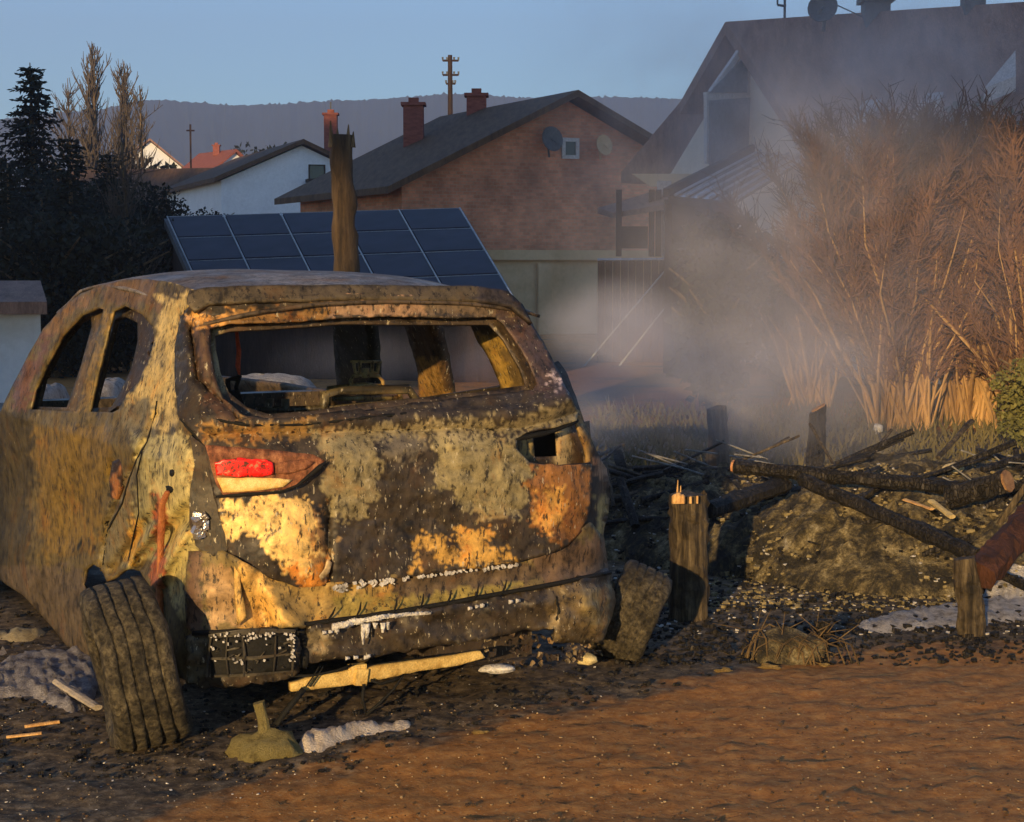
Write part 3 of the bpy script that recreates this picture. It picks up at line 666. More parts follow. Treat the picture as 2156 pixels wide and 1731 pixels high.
ib3([(690, 862), (692, 820), (770, 812), (840, 818), (846, 862)], .016); ib3([(700, 840), (840, 838)], .012)
zpaint(t.build('front_seat_frame', M['burnt'], CAR, True), lambda p: (.34, .27, .12))
t = MB(); pf4 = plane_y(1.2)
t.tube([pf4(498, 698), pf4(503, 740), pf4(501, 770), pf4(504, 792)], [.007, .010, .012, .004], 6, .2, flat=.4)
t.build('red_strap', m_noise('scorched_red', (.45, .05, .02), (.65, .12, .05), 20, .6), CAR, True)
t = MB(); t.tube([pf4(505, 790), pf4(497, 815), pf4(503, 850)], .010, 5, .3); t.tube([pf4(490, 822), pf4(494, 858)], [.03, .04], 8, .4); t.tube([pf4(480, 850), pf4(480, 800), pf4(500, 795)], .014, 6, .4)
t.build('belt_anchor', M['dark'], CAR, True)
t = MB()
for i in range(40): t.tube([(random.uniform(-.6, .6), random.uniform(.6, 2.4), .5) for _ in (0, 1)], random.uniform(.005, .02), 5, .3)
t.box((-.35, 1.9, .5), (.5, .5, .12)); t.box((.35, 1.9, .5), (.5, .5, .12)); t.box((-.35, 2.1, .72), (.46, .08, .5)); t.box((.35, 2.1, .7), (.46, .08, .44))
zpaint(t.build('burnt_interior', M['burnt'], CAR), lambda p: (.05, .04, .03))
# ------------------------------------------------------------------ ground
def zone_col(p):
    """what lies on the ground here: soil, char, ash"""
    return 0
def ground_h(x, y):
    h = 0
    if y < 40: h += (.012 * fbm((x * 1.1, y * 1.1), 1, 5) + .006 * fbm((x * 6, y * 6), 1, 8)) * min(1, (45 - y) / 10)
    if y < 9: h += .010 * fbm((x * 20, y * 20), 1, 3) * min(1, 9 - y)
    if y < 7.5:   # wheel ruts in the foreground
        h += .003 * math.sin((y * 9 + x * 2.2 + .5 * fbm((x * .7, y * .7), 1, 2))) * min(1, (7.5 - y)) * .5
    if y > 40: h -= (y - 40) * .012
    return h
t = MB(); xs = []; 
ys = [-60, -20, 0, 3.5]; y = 4.4
while y < 12: ys.append(y); y += .035 if y < 7.5 else .06
while y < 60: ys.append(y); y *= 1.04
while y < 1500: ys.append(y); y *= 1.3
NX = 190
for y in ys:
    wd = max(60 if y < 4 else .42 * y + .8, 0)
    if y > 12: wd = y * .42 + .8 + (y - 12) * .6
    for i in range(NX + 1):
        u = -1 + 2 * i / NX; x = u * wd
        if abs(u) > .97 and y < 100: x = math.copysign(60, u)
        t.v.append((x, y, ground_h(x, y) if 4 < y else 0))
for j in range(len(ys) - 1):
    for i in range(NX):
        a = j * (NX + 1) + i; t.f.append((a, a + 1, a + NX + 2, a + NX + 1)); t.mi.append(0)
gm, gt, gb = mat('scorched_soil'); v = coords(gt)
f1 = noise_t(gt, v, 1.1, 7, .62); f2 = noise_t(gt, v, 17, 5, .7); f3 = noise_t(gt, v, 75, 3, .6)
soil = ramp(gt, f2, [(.3, (.22, .085, .018)), (.5, (.39, .165, .040)), (.7, (.52, .26, .075))])
charc = ramp(gt, f2, [(.35, (.028, .021, .015)), (.52, (.12, .085, .05)), (.70, (.28, .21, .13))])
at = N(gt, 'Attribute', attribute_name='burn')
ad = N(gt, 'Math', operation='ADD'); gt.links.new(at.outputs['Fac'], ad.inputs[0])
sb = N(gt, 'Math', operation='MULTIPLY_ADD'); gt.links.new(f1, sb.inputs[0]); sb.inputs[1].default_value = 1.6; sb.inputs[2].default_value = -.8; gt.links.new(sb.outputs[0], ad.inputs[1])
cf = ramp(gt, ad.outputs[0], [(.38, 0), (.62, 1)])
c = mix(gt, cf.outputs[0], soil.outputs[0], charc.outputs[0])
sp_ = ramp(gt, f3, [(.64, 0), (.69, .8)]); c = mix(gt, sp_.outputs[0], c, (.50, .36, .18))
sd_ = ramp(gt, f3, [(.30, .8), (.36, 0)]); c = mix(gt, sd_.outputs[0], c, (.03, .018, .01))
gt.links.new(c, gb.inputs['Base Color']); gb.inputs['Roughness'].default_value = .85; gb.inputs['Specular IOR Level'].default_value = .25
hm = mix(gt, .45, f2, f3); bump(gt, gb, hm, .35, .015)
go = tag(t.build('ground', gm, smooth=True), kind='structure')
a = go.data.attributes.new('burn', 'FLOAT', 'POINT')
# scorched belt: from the lower left, under the car and across the heap
belt = [G(*q) for q in ((-700, 1731), (-300, 1800), (120, 1760), (330, 1700), (620, 1650), (850, 1590), (1050, 1520), (1230, 1480), (1500, 1425), (1720, 1420), (1800, 1360), (2200, 1345), (2700, 1330), (2900, 930), (1900, 900), (1300, 830), (-800, 800))]
belt = [(q.x, q.y) for q in belt]
dk = [[(G(*q).x, G(*q).y) for q in r] for r in ([(1650, 1500), (1950, 1480), (2200, 1540), (2150, 1590), (1900, 1570), (1700, 1540)], [(2000, 1620), (2200, 1600), (2250, 1700), (2080, 1700)], [(1850, 1400), (2300, 1380), (2300, 1450), (1900, 1460)], [(1250, 1500), (1450, 1500), (1460, 1560), (1280, 1570)])]
def burn(x, y):
    x2 = x + .16 * fbm((x * 2.5, y * 2.5), 1, 2); y2 = y + .10 * fbm((x * 2.5, y * 2.5), 1, 6)
    if y > 18: return .35
    if inpoly(x2, y2, belt): return .95
    for r in dk:
        if inpoly(x2, y2, r): return .45
    return .02
def burn_soft(x, y):
    if y > 18 or y < 4.4: return burn(x, y)
    return sum(burn(x + .38 * math.cos(k * .9) * (.5 + k % 2), y + .26 * math.sin(k * .9) * (.5 + k % 2)) for k in range(7)) / 7
vals = [burn_soft(v.co.x, v.co.y) for v in go.data.vertices]
a.data.foreach_set('value', vals)

# ------------------------------------------------------------------ hills far behind
HM = m_noise('wooded_hill', (.004, .012, .015), (.012, .022, .024), .02, .95, (1, 1, 1), 0, c3=(.03, .035, .03))
def hill(name, prof, Y, Yb, seed):
    t = MB(); pts = []
    for i in range(len(prof) - 1):
        (x0, y0), (x1, y1) = prof[i], prof[i + 1]; n = max(1, int(abs(x1 - x0) / 4))
        for k in range(n): pts.append((x0 + (x1 - x0) * k / n, y0 + (y1 - y0) * k / n))
    rows = 9
    for px, py in pts:
        py += 3.2 * nz((px * .11, seed), 1) + 4 * nz((px * .33, seed), 1) - 7 * max(0, nz((px * 1.3, seed), 1))
        top = P(px, py, Y); bot = P(px, 560, Yb); bot.z = -14
        for r in range(rows + 1):
            k = r / rows; q = bot.lerp(top, k); q.z = bot.z + (top.z - bot.z) * (k ** 1.25)
            q += Vector((0, 26 * nz((px * .02, r * .6), 1, seed) * (k < 1), 6 * nz((px * .05, r * .9), 1, seed + 5) * (0 < k < 1)))
            t.v.append(tuple(q))
        q = top + Vector((0, 300, -60)); t.v.append(tuple(q))
    R_ = rows + 2
    for i in range(len(pts) - 1):
        for r in range(R_ - 1):
            a = i * R_ + r; t.f.append((a, a + R_, a + R_ + 1, a + 1)); t.mi.append(0)
    tag(t.build(name, HM, smooth=True), kind='structure')
hill('hills', [(-1200, 330), (-500, 290), (-60, 268), (0, 252), (60, 244), (130, 236), (210, 232), (290, 212), (340, 210), (420, 217), (500, 222), (600, 219), (690, 212), (780, 210), (850, 205), (930, 198), (1000, 199), (1110, 206), (1200, 206), (1290, 204), (1370, 206), (1450, 210), (1600, 212), (2000, 220), (2700, 250), (3600, 300)], 1150, 620, 3)

# ------------------------------------------------------------------ buildings
BR = m_noise('red_brick', (.17, .060, .040), (.26, .105, .065), 1.2, .9, (1, 1, 6), .2, c3=(.21, .09, .055))
def m_brick(name, c1, c2, mortar):
    m, t, b = mat(name); v = coords(t)
    br = t.nodes.new('ShaderNodeTexBrick'); br.inputs['Scale'].default_value = 3.2; br.inputs['Mortar Size'].default_value = .018
    br.inputs['Color1'].default_value = (*c1, 1); br.inputs['Color2'].default_value = (*c2, 1); br.inputs['Mortar'].default_value = (*mortar, 1)
    mp = N(t, 'Mapping'); mp.inputs['Rotation'].default_value = (R(90), 0, 0)
    tc = N(t, 'TexCoord'); cx = N(t, 'CombineXYZ'); sx = N(t, 'SeparateXYZ'); t.links.new(tc.outputs['Object'], sx.inputs[0])
    t.links.new(sx.outputs['X'], cx.inputs[0]); t.links.new(sx.outputs['Z'], cx.inputs[1]); t.links.new(cx.outputs[0], br.inputs['Vector'])
    f = noise_t(t, v, .9, 6, .7); r = ramp(t, f, [(.3, .6), (.7, 1.35)])
    c = mix(t, 1, br.outputs[0], r.outputs[0], 'MULTIPLY'); t.links.new(c, b.inputs['Base Color']); b.inputs['Roughness'].default_value = .9
    bump(t, b, br.outputs['Fac'], .3, .01); return m
M['brick'] = m_brick('red_brick_wall', (.70, .29, .16), (.54, .21, .11), (.50, .32, .20))
M['tile'] = m_noise('dark_roof_tiles', (.075, .040, .022), (.15, .085, .045), 1.5, .8, (6, 1, 1), .6)
M['tilebr'] = m_noise('brown_roof_tiles', (.19, .105, .075), (.34, .195, .14), 1.6, .8, (5, 1, 1), .6)
M['cream'] = m_noise('cream_render', (.68, .57, .44), (.82, .70, .56), 1.2, .9, (1, 1, 1), 0, gr=(.9, 1.06))
M['white'] = m_noise('white_render', (.70, .71, .74), (.78, .79, .82), 1.2, .9, (1, 1, 1), 0, gr=(.9, 1.06))
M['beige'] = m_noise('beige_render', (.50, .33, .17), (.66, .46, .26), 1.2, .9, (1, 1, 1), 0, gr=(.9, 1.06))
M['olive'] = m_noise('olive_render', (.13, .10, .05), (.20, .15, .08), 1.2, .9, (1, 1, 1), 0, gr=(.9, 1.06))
M['wfr'] = m_noise('white_frame', (.50, .47, .45), (.62, .58, .56), 4, .6)
M['darkw'] = m_noise('dark_timber', (.018, .010, .008), (.05, .028, .02), 5, .8, (1, 1, .2), .3)
M['chim'] = m_noise('chimney_brick', (.18, .05, .035), (.30, .10, .07), 5, .9, (1, 1, 3), .3)
gl, glt, glb = mat('dark_glass'); glb.inputs['Base Color'].default_value = (.02, .025, .03, 1); glb.inputs['Roughness'].default_value = .12
M['glass'] = gl
M['pale_glass'] = m_noise('painted_reflection_glass', (.16, .16, .18), (.26, .26, .28), 2, .3, (1, 1, 1), 0)  # pale reflection put into the pane colour
M['alu'] = m_noise('pale_metal', (.30, .32, .34), (.48, .50, .52), 6, .4)
M['grey'] = m_noise('grey_metal', (.08, .08, .085), (.14, .14, .145), 6, .6)

def house(name, label, cat, C0, u, v, W_, L, ez, az, wall, roofm, over=.5, zb=-1.5, wall2=None):
    """gabled house: C0 front-left corner, u along the gable, v along the ridge"""
    o = empty(name, (C0[0], C0[1], zb)); tag(o, label, cat)
    u = Vector((*u, 0)).normalized(); v = Vector((*v, 0)).normalized(); u_, v_ = u, v
    def q(a, b, z): return u * a + v * b + Vector((0, 0, z - zb))
    t = MB()
    fr = [q(0, 0, zb), q(W_, 0, zb), q(W_, 0, ez), q(W_ / 2, 0, az), q(0, 0, ez)]
    t.prism(fr, v * L); t.build('wall', wall, o)
    # two roof slopes with thickness
    sl_ = (az - ez) / (W_ / 2)
    for s in (0, 1):
        a0 = -over if s == 0 else W_ + over; z0 = ez - sl_ * over
        p = [q(a0, -over, z0 + .06), q(W_ / 2, -over, az + .06), q(W_ / 2, L + over, az + .06), q(a0, L + over, z0 + .06)]
        t = MB(); t.prism(p, Vector((0, 0, .16))); t.build('roof', roofm, o)
    return o, q, u, v
def part(mb, name, m, parent): return mb.build(name, m, parent)
def chimney(o, base, w, d, h, m=None, name='chimney'):
    t = MB(); t.box(base + Vector((0, 0, h / 2)), (w, d, h)); t.box(base + Vector((0, 0, h + .04)), (w + .12, d + .12, .08)); t.box(base + Vector((0, 0, h + .14)), (w * .5, d * .5, .14)); return t.build(name, m or M['chim'], o)
def window(o, c, u, w, h, frame=.07, n=None, cross=False, fm=None, gm_=None, depth=.06):
    """frame + pane in the plane spanned by u and z, n = outward normal"""
    u = Vector(u).normalized(); z = Vector((0, 0, 1)); n = n or z.cross(u) * -1
    rot = Matrix((u, n, z)).transposed()
    t = MB()
    for s in (-1, 1):
        t.box(c + u * s * (w / 2 - frame / 2) + n * depth / 2, (frame, depth, h), rot); t.box(c + z * s * (h / 2 - frame / 2) + n * depth / 2, (w - 2 * frame, depth, frame), rot)
    if cross: t.box(c + n * depth / 2, (frame * .8, depth * .9, h - 2 * frame), rot)
    f = t.build('window', fm or M['wfr'], o)
    t = MB(); t.box(c + n * .01, (w - frame, .02, h - frame), rot); t.build('pane', gm_ or M['glass'], f); return f

# brick house
o, q, u, v = house('brick_house', 'red brick gabled house with two chimneys and a small white window, beige ground floor', 'house', (-2.55, 42), (.9, .42), (-.42, .9), 8.6, 7.4, 3.45, 5.55, M['brick'], M['tile'], .55)
n = -v
t = MB(); rot = Matrix((u, v, Vector((0, 0, 1)))).transposed()
t.box(q(4.3, -.035, -1.5 + 1.62), (8.66, .07, 3.24), rot); t.build('ground_floor', M['beige'], o)
t = MB(); t.box(q(4.3, -.10, 1.86), (8.7, .2, .24), rot); t.build('concrete_band', M['beige'], o)
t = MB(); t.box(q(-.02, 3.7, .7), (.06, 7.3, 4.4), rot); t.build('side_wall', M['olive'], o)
window(o, q(4.35, 0, 4.42), u, .46, .50, .09, n=n)
for x in (4.1, 6.4): pass
for (a, b, w_, h_, z_) in ((4.2, 5.2, .52, .68, 5.4), (2.4, 5.2, .52, 1.32, 4.45)): chimney(o, q(a, b, z_), w_, w_, h_)
def dish(o, c, r, d, m=None, name='satellite_dish'):
    t = MB(); d = Vector(d).normalized(); a = d.cross(Vector((0, 0, 1))).normalized(); b = a.cross(d); n_ = 18; rings = 4
    for k in range(rings + 1):
        rr = r * k / rings; dep = .22 * r * (rr / r) ** 2
        for i in range(n_): t.v.append(tuple(c + a * rr * math.cos(2 * math.pi * i / n_) + b * rr * math.sin(2 * math.pi * i / n_) + d * dep))
    for k in range(rings):
        for i in range(n_): t.f.append((k * n_ + i, k * n_ + (i + 1) % n_, (k + 1) * n_ + (i + 1) % n_, (k + 1) * n_ + i)); t.mi.append(0)
    t.tube([c + d * .02, c - b * r * .6 + d * r * .9], .012, 5); t.box(c - b * r * .6 + d * r * .9, (.06, .06, .06)); t.tube([c, c - d * .15, c - d * .15 - b * r * 1.3], .02, 6)
    x = t.build(name, m or M['grey'], o); x.modifiers.new('t', 'SOLIDIFY').thickness = .01; return x
dish(o, q(3.7, -.3, 4.6), .30, n + Vector((.2, 0, .2)), M['grey'])
dish(o, q(5.1, -.3, 4.5), .25, n + Vector((.3, 0, .2)), M['beige'])
t = MB(); t.box(q(7.6, -.1, .3), (2.0, .14, 2.2), rot); t.build('garage_opening', M['darkw'], o)
for a in (3.6, 5.5, 6.4):
    t = MB(); t.box(q(a, -.11, .2), (.35, .16, 2.9), rot); t.build('pilaster', M['beige'], o)

# white gabled house
o, q, u, v = house('white_house', 'white rendered gabled house with dark roof seen above the solar panels', 'house', (-10.4, 65), (.94, .34), (-.34, .94), 5.9, 12, 4.65, 5.95, M['white'], M['tile'], .3)
window(o, q(3.5, 0, 5.0), u, .62, .55, .04, n=-v, fm=M['darkw'])
t = MB(); rot = Matrix((u, v, Vector((0, 0, 1)))).transposed(); t.box(q(3.9, -.35, 4.55), (1.5, .7, .10), rot); t.box(q(3.3, -.35, 4.67), (.5, .5, .12), rot); t.build('balcony', M['darkw'], o)
chimney(o, q(4.6, 2.2, 4.9), .48, .48, 2.35)
t = MB(); t.tube([q(4.6, 2.2, 7.3), q(4.6, 2.2, 7.75)], .03, 5); t.build('aerial', M['grey'], o)
# small houses far off
o, q, u, v = house('far_white_house', 'tiny pale gable among trees below the bare poplars', 'house', (-32.5, 150), (.9, .3), (-.3, .95), 5.2, 8, 9.8, 11.9, M['white'], M['tilebr'], .4)
o2, q, u, v = house('far_red_roofed_house', 'tiny white house with red roof left of the white gabled house', 'house', (-18.4, 112), (.75, .55), (-.55, .8), 3.0, 5, 7.4, 8.6, M['white'], M['chim'], .25)
chimney(o2, q(1.2, 2, 8.5), .4, .4, .6)
o3, q, u, v = house('low_dark_house', 'low house with dark tiled roof behind the evergreens, left of the white gable', 'house', (-21, 78), (.5, .8), (.9, -.3), 6, 8, 4.0, 5.6, M['olive'], M['tile'], .4)

# solar-panelled shed roof behind the car
o = empty('solar_shed', (-3, 27, 0)); tag(o, 'low shed whose sloping roof is covered with dark solar panels, behind the car', 'shed')
A = P(352, 462, 31); B = P(968, 444, 29.5); Cc = P(1085, 640, 24.5); D = P(445, 668, 26)
inv = Vector((3, -27, 0))
def bl(s, tt, up=0): return (A.lerp(B, s)).lerp(D.lerp(Cc, s), tt) + Vector((0, 0, up)) + inv
t = MB(); t.prism([bl(-.01, -.01), bl(1.01, -.01), bl(1.01, 1.01), bl(-.01, 1.01)], (0, 0, -.12)); t.build('roof', M['grey'], o)
t = MB(); t.prism([bl(0, .02, -.14), bl(1, .02, -.14), bl(1, .98, -.14), bl(0, .98, -.14)], (0, 0, -1.9)); t.build('wall', M['darkw'], o)
pm, ptt, pb = mat('solar_cells'); pb.inputs['Base Color'].default_value = (.012, .013, .03, 1); pb.inputs['Roughness'].default_value = .5; pb.inputs['Specular IOR Level'].default_value = .25
cv = coords(ptt); ck = noise_t(ptt, cv, 2.2, 3, .5); r = ramp(ptt, ck, [(.3, (.006, .007, .02)), (.7, (.022, .022, .045))]); ptt.links.new(r.outputs[0], pb.inputs['Base Color'])
NC, NR = 5, 4
for i in range(NC):
    for j in range(NR):
        e = .012; s0, s1 = i / NC + e * .5, (i + 1) / NC - e * .5; t0, t1 = j / NR + .010, (j + 1) / NR - .010
        t = MB(); t.prism([bl(s0, t0, .02), bl(s1, t0, .02), bl(s1, t1, .02), bl(s0, t1, .02)], (0, 0, .035)); pn = t.build('solar_panel', pm, o)
t = MB()
for i in range(NC + 1): t.tube([bl(i / NC, 0, .05), bl(i / NC, 1, .05)], .013, 4)
for j in range(NR + 1): t.tube([bl(0, j / NR, .045), bl(1, j / NR, .045)], .005, 4)
t.build('mounting_rail', M['alu'], o)

# white wall with red-brown roof, left edge
o = empty('white_outbuilding', (-6.44, 18.58, 0), R(16)); tag(o, 'low white-walled outbuilding with red-brown roof at the left edge, behind the car', 'shed')
t = MB(); t.box((0, 1.5, .55), (3.08, 3, 1.10)); t.build('wall', M['white'], o)
t = MB(); t.prism([(-1.7, -.3, 1.10), (1.60, -.3, 1.10), (1.60, 2.2, 1.30), (-1.7, 2.2, 1.30)], (0, 0, .13)); t.build('roof', M['tilebr'], o)

# big house on the right, in the smoke
o = empty('chalet_house', (4, 32, -1)); tag(o, 'large steep-roofed house behind the smoke with glazed white-framed gable and satellite dish', 'house')
iv = Vector((-4, -32, 1))
def h(px, py, Y): return P(px, py, Y) + iv
A = h(1527, 46, 31); B = h(2420, -14, 24); L1 = h(1432, 215, 34.2); L2 = h(1308, 362, 36); FcT = h(1755, 395, 26.2); FcR = h(2700, 420, 20)
back = Vector((5, 9, 0)); AB = B - A
def quad3(pts, m, name, par, d=(0, 0, -.22)): t = MB(); t.prism(pts, d); return t.build(name, m, par)
quad3([A, B, FcR, FcT], M['tilebr'], 'roof', o)                                  # slope facing the camera
L1b, L2b = L1 + AB * 1.0, L2 + AB
quad3([A, B, L1b, L1], M['tilebr'], 'roof', o); quad3([L1, L1b, L2b, L2], M['tilebr'], 'roof', o)
ridge_in = lambda k: A.lerp(B, k)
# gable wall set back under the verge
ins = AB.normalized() * .7; lo = Vector((0, 0, -.3))
g1 = L2 + (A - L2) * .0 + ins + lo + Vector((.35, -.3, 0)); gA = A + ins + lo; gF = FcT + ins + lo + Vector((-.2, .3, 0))
gb = lambda p, z=0: Vector((p.x, p.y, z))
gW = MB(); gW.prism([gA, L1 + ins + lo, g1, gb(g1), gb(gF), gF], AB.normalized() * 3.0); gW.build('wall', M['cream'], o)
wn = Vector((-AB.y, AB.x, 0)).normalized(); gn = (-AB.copy()); gn.z = 0; gn.normalize()
ug = (gF - g1); ug.z = 0; ug.normalize()
def gp(px, py, off=.05):
    """point on the gable plane behind this picture position"""
    r = ray(px, py); o0 = Vector((0, 0, CH)) + iv; p0 = gA + gn * off
    return o0 + r * ((p0 - o0).dot(gn) / r.dot(gn))
def gbar(a, b, w_=.12, m=None, name='window_frame', par=None):
    t = MB(); p, q_ = gp(*a), gp(*b); d = (q_ - p).normalized(); s = d.cross(gn).normalized() * w_ / 2
    t.prism([p - s, q_ - s, q_ + s, p + s], gn * .08); return t.build(name, m or M['wfr'], par or o)
gz = MB(); gz.prism([gp(1494, 195, .02), gp(1574, 112, .02), gp(1574, 195, .02)], gn * .02); gz.build('pane', M['pale_glass'], o)
gz = MB(); gz.prism([gp(1494, 212, .02), gp(1644, 200, .02), gp(1644, 345, .02), gp(1494, 360, .02)], gn * .02); gz.build('pane', M['pale_glass'], o)
for a_, b_, w_ in (((1493, 206), (1493, 345), .10), ((1570, 205), (1570, 345), .09), ((1645, 195), (1645, 330), .22), ((1488, 207), (1646, 190), .20), ((1574, 112), (1574, 195), .18), ((1560, 110), (1500, 196), .10)): gbar(a_, b_, w_)
# front wall below the long eave, hidden by hedge and smoke for the most part
quad3([gb(FcT + lo + Vector((.3, .4, 0))), gb(FcR + lo), FcR + lo, FcT + lo + Vector((.3, .4, 0))], M['beige'], 'wall', o, (0, .3, 0))
# roof details
for x, y, Y, w_ in ((1808, 228, 0, .9), (1938, 213, 0, 1.1)):
    def rp(px, py, up=.06):
        n_ = (B - A).cross(FcT - A).normalized(); n_ = n_ if n_.z > 0 else -n_; r = ray(px, py); o0 = Vector((0, 0, CH)) + iv; p0 = A + n_ * up
        return o0 + r * ((p0 - o0).dot(n_) / r.dot(n_))
    t = MB(); t.prism([rp(x - 12, y + 22), rp(x - 30 + 40, y - 16), rp(x + 40 + w_ * 8, y - 20), rp(x + 22, y + 16)], (0, 0, -.08)); t.build('skylight', M['alu'], o)
t = MB(); t.prism([rp(2072, 186, .3), rp(2138, 106, .3), rp(2139, 160, .3)], (0, 0, -.2)); t.build('dormer_edge', M['wfr'], o)
chimney(o, h(1843, 62, 28.2), .38, .4, .40, M['grey']); chimney(o, h(2048, 34, 26.6), .30, .3, .40, M['grey'])
dish(o, h(1733, 18, 28.5), .235, Vector((-.4, -1, .3)), M['grey'])
t = MB(); p0 = h(1652, 50, 29.8); t.tube([p0, p0 + Vector((0, 0, .75))], .022, 5); t.tube([p0 + Vector((-.12, 0, .30)), p0 + Vector((.02, 0, .28))], .02, 4); t.tube([p0 + Vector((-.12, 0, .30)), p0 + Vector((-.12, 0, .42))], .015, 4); t.build('antenna', M['grey'], o)
t = MB(); a_, b_ = h(1760, 10, 28.4), h(1835, 44, 28.2); t.tube([a_, b_], .01, 4); t.build('stay_wire', M['grey'], o)
# porch canopy and door jamb at the left end of the house
t = MB(); t.prism([h(1258, 438, 34), h(1378, 402, 34), h(1420, 396, 33), h(1400, 430, 32), h(1290, 448, 33)], (0, 0, -.1)); t.build('porch_roof', M['tilebr'], o)
t = MB(); t.box((h(1398, 460, 33.0) + Vector((0, 0, 0))), (.24, .2, 1.35)); t.build('jamb', M['wfr'], o)
t = MB(); 
for x in (1303, 1372, 1386, 1445): t.box(h(x, 470, 32.8), (.10, .1, 1.2))
t.box(h(1335, 500, 33.2), (.5, .1, .4)); t.build('porch_post', M['darkw'], o)
t = MB(); t.prism([h(1330, 366, 34.5), h(1480, 366, 32.5), h(1470, 395, 32.5), h(1370, 393, 33.8)], (0, .1, 0)); t.build('soffit', M['beige'], o)
t = MB(); t.box(h(1425, 492, 33.2), (.28, .08, .22)); t.build('notice_board', M['white'], o)

# conservatory with striped glass roof
o = empty('conservatory', (3.2, 27, 0)); tag(o, 'lean-to with ribbed glass roof in front of the smoky house', 'conservatory'); iv2 = Vector((-3.2, -27, 0))
a_, b_, c_, d_ = P(1408, 412, 26) + iv2, P(1590, 318, 29) + iv2, P(1700, 330, 28) + iv2, P(1545, 425, 24.5) + iv2
t = MB(); t.prism([a_, b_, c_, d_], (0, 0, -.05)); t.build('glass_roof', M['glass'], o)
t = MB()
for k in range(6): t.tube([a_.lerp(d_, (k + .6) / 5.6) + Vector((0, 0, .02)), b_.lerp(c_, (k + .6) / 5.6) + Vector((0, 0, .02))], .026 if k < 5 else .03, 4)
t.build('roof_bar', M['alu'], o)
t = MB(); t.prism([a_ + Vector((0, 0, -.02)), b_ + Vector((0, 0, -.02)), b_ + Vector((0, 0, .10)), a_ + Vector((0, 0, .10))], (-.08, 0, 0)); t.prism([a_, d_, d_ + Vector((0, 0, -.12)), a_ + Vector((0, 0, -.12))], (0, .1, 0)); t.build('fascia', M['darkw'], o)
t = MB(); 
for p_ in (a_, d_): t.box(Vector((p_.x, p_.y + .1, p_.z / 2)), (.1, .1, p_.z - .1))
t.prism([Vector((a_.x, a_.y + .2, 0)), Vector((d_.x, d_.y + .2, 0)), d_ + Vector((0, .2, -.1)), a_ + Vector((0, .2, -.1))], (0, .06, 0)); t.build('wall', M['darkw'], o)
# dark fence panel and tripod poles by the garage
o = empty('board_fence', (2.4, 30, 0)); tag(o, 'dark reddish board fence below the porch, right of the beige garage wall', 'fence')
t = MB(); iv3 = Vector((-2.4, -30, 0)); a_, b_ = P(1258, 548, 30) + iv3, P(1452, 546, 30) + iv3
n_ = 12
for i in range(n_): 
    k = (i + .5) / n_; c_ = a_.lerp(b_, k); t.box((c_.x, c_.y, c_.z / 2), (1.53 / n_ - .01, .03, c_.z))
t.build('board', M['redwood'], o)
t = MB(); t.tube([a_, b_], .03, 4); t.build('rail', M['alu'], o)
for nm, p0, p1, lab in (('pale_rod', (1362, 615), (1412, 556), 'thin pale rod leaning left of the others before the dark fence'), ('pale_rod', (1409, 640), (1408, 572), 'thin upright pale rod, middle one before the dark fence'), ('pale_rod', (1405, 642), (1465, 566), 'thin pale rod leaning to the right before the dark fence')):
    a_, b_ = P(*p0, 29), P(*p1, 29); a2 = a_ + (a_ - b_) * (a_.z / (b_ - a_).z); t = MB(); t.tube([a2, b_], .014, 5); tag(t.build(nm, M['alu'], origin=a2), lab, 'rod', 'rods before the fence')

# power pole
o = empty('power_pole', P(950, 560, 72)); o.location.z = -1; tag(o, 'wooden power pole with three cross arms standing on the skyline', 'power pole')
top = P(948, 116, 72).z + 1
t = MB(); t.tube([(0, 0, 0), (-.02, 0, top)], [.16, .09], 7); t.build('pole', M['darkw'], o)
for z, w_ in ((top - .22, .62), (top - .78, .62), (top - 1.12, .36)):
    t = MB(); t.tube([(-w_ / 2, 0, z), (w_ / 2, 0, z)], .045, 5); ar = t.build('cross_arm', M['darkw'], o)
    t = MB()
    for s in (-1, -.45, .45, 1): t.tube([(s * w_ / 2, 0, z), (s * w_ / 2, 0, z + .14)], [.03, .045], 5)
    t.build('insulator', M['grey'], ar)
o = empty('thin_mast', P(405, 560, 90)); o.location.z = -1; tag(o, 'thin dark mast far off left of the small red-roofed house', 'mast'); t = MB(); t.tube([(0, 0, 0), (0, 0, 1 + P(405, 262, 90).z)], .05, 5); t.tube([(-.2, 0, P(405, 275, 90).z + 1), (.2, 0, P(405, 275, 90).z + 1)], .04, 4); t.build('pole', M['darkw'], o)

# ------------------------------------------------------------------ trees
def leafcloud(t, c, rad, n, size, seed, mi=0, hang=0):
    rnd = random.Random(seed)
    for i in range(n):
        while True:
            p = Vector((rnd.uniform(-1, 1), rnd.uniform(-1, 1), rnd.uniform(-1, 1)))
            if p.length <= 1: break
        if rnd.random() < .6 and p.length > .01: p = p.normalized() * (p.length ** .4)
        q = Vector(c) + Vector((p.x * rad[0], p.y * rad[1], p.z * rad[2]))
        if fbm(q, 1.6 / max(rad), seed) < -.32: continue
        a = Vector((rnd.gauss(0, 1), rnd.gauss(0, 1), rnd.gauss(0, 1) - hang)).normalized(); b = a.orthogonal().normalized(); b = Matrix.Rotation(rnd.uniform(0, 6), 3, a) @ b
        s = size * rnd.uniform(.5, 1.4)
        t.add([q, q + a * s * .5 + b * s * .3, q + a * s, q + a * s * .5 - b * s * .3], [(0, 1, 2, 3)], mi)
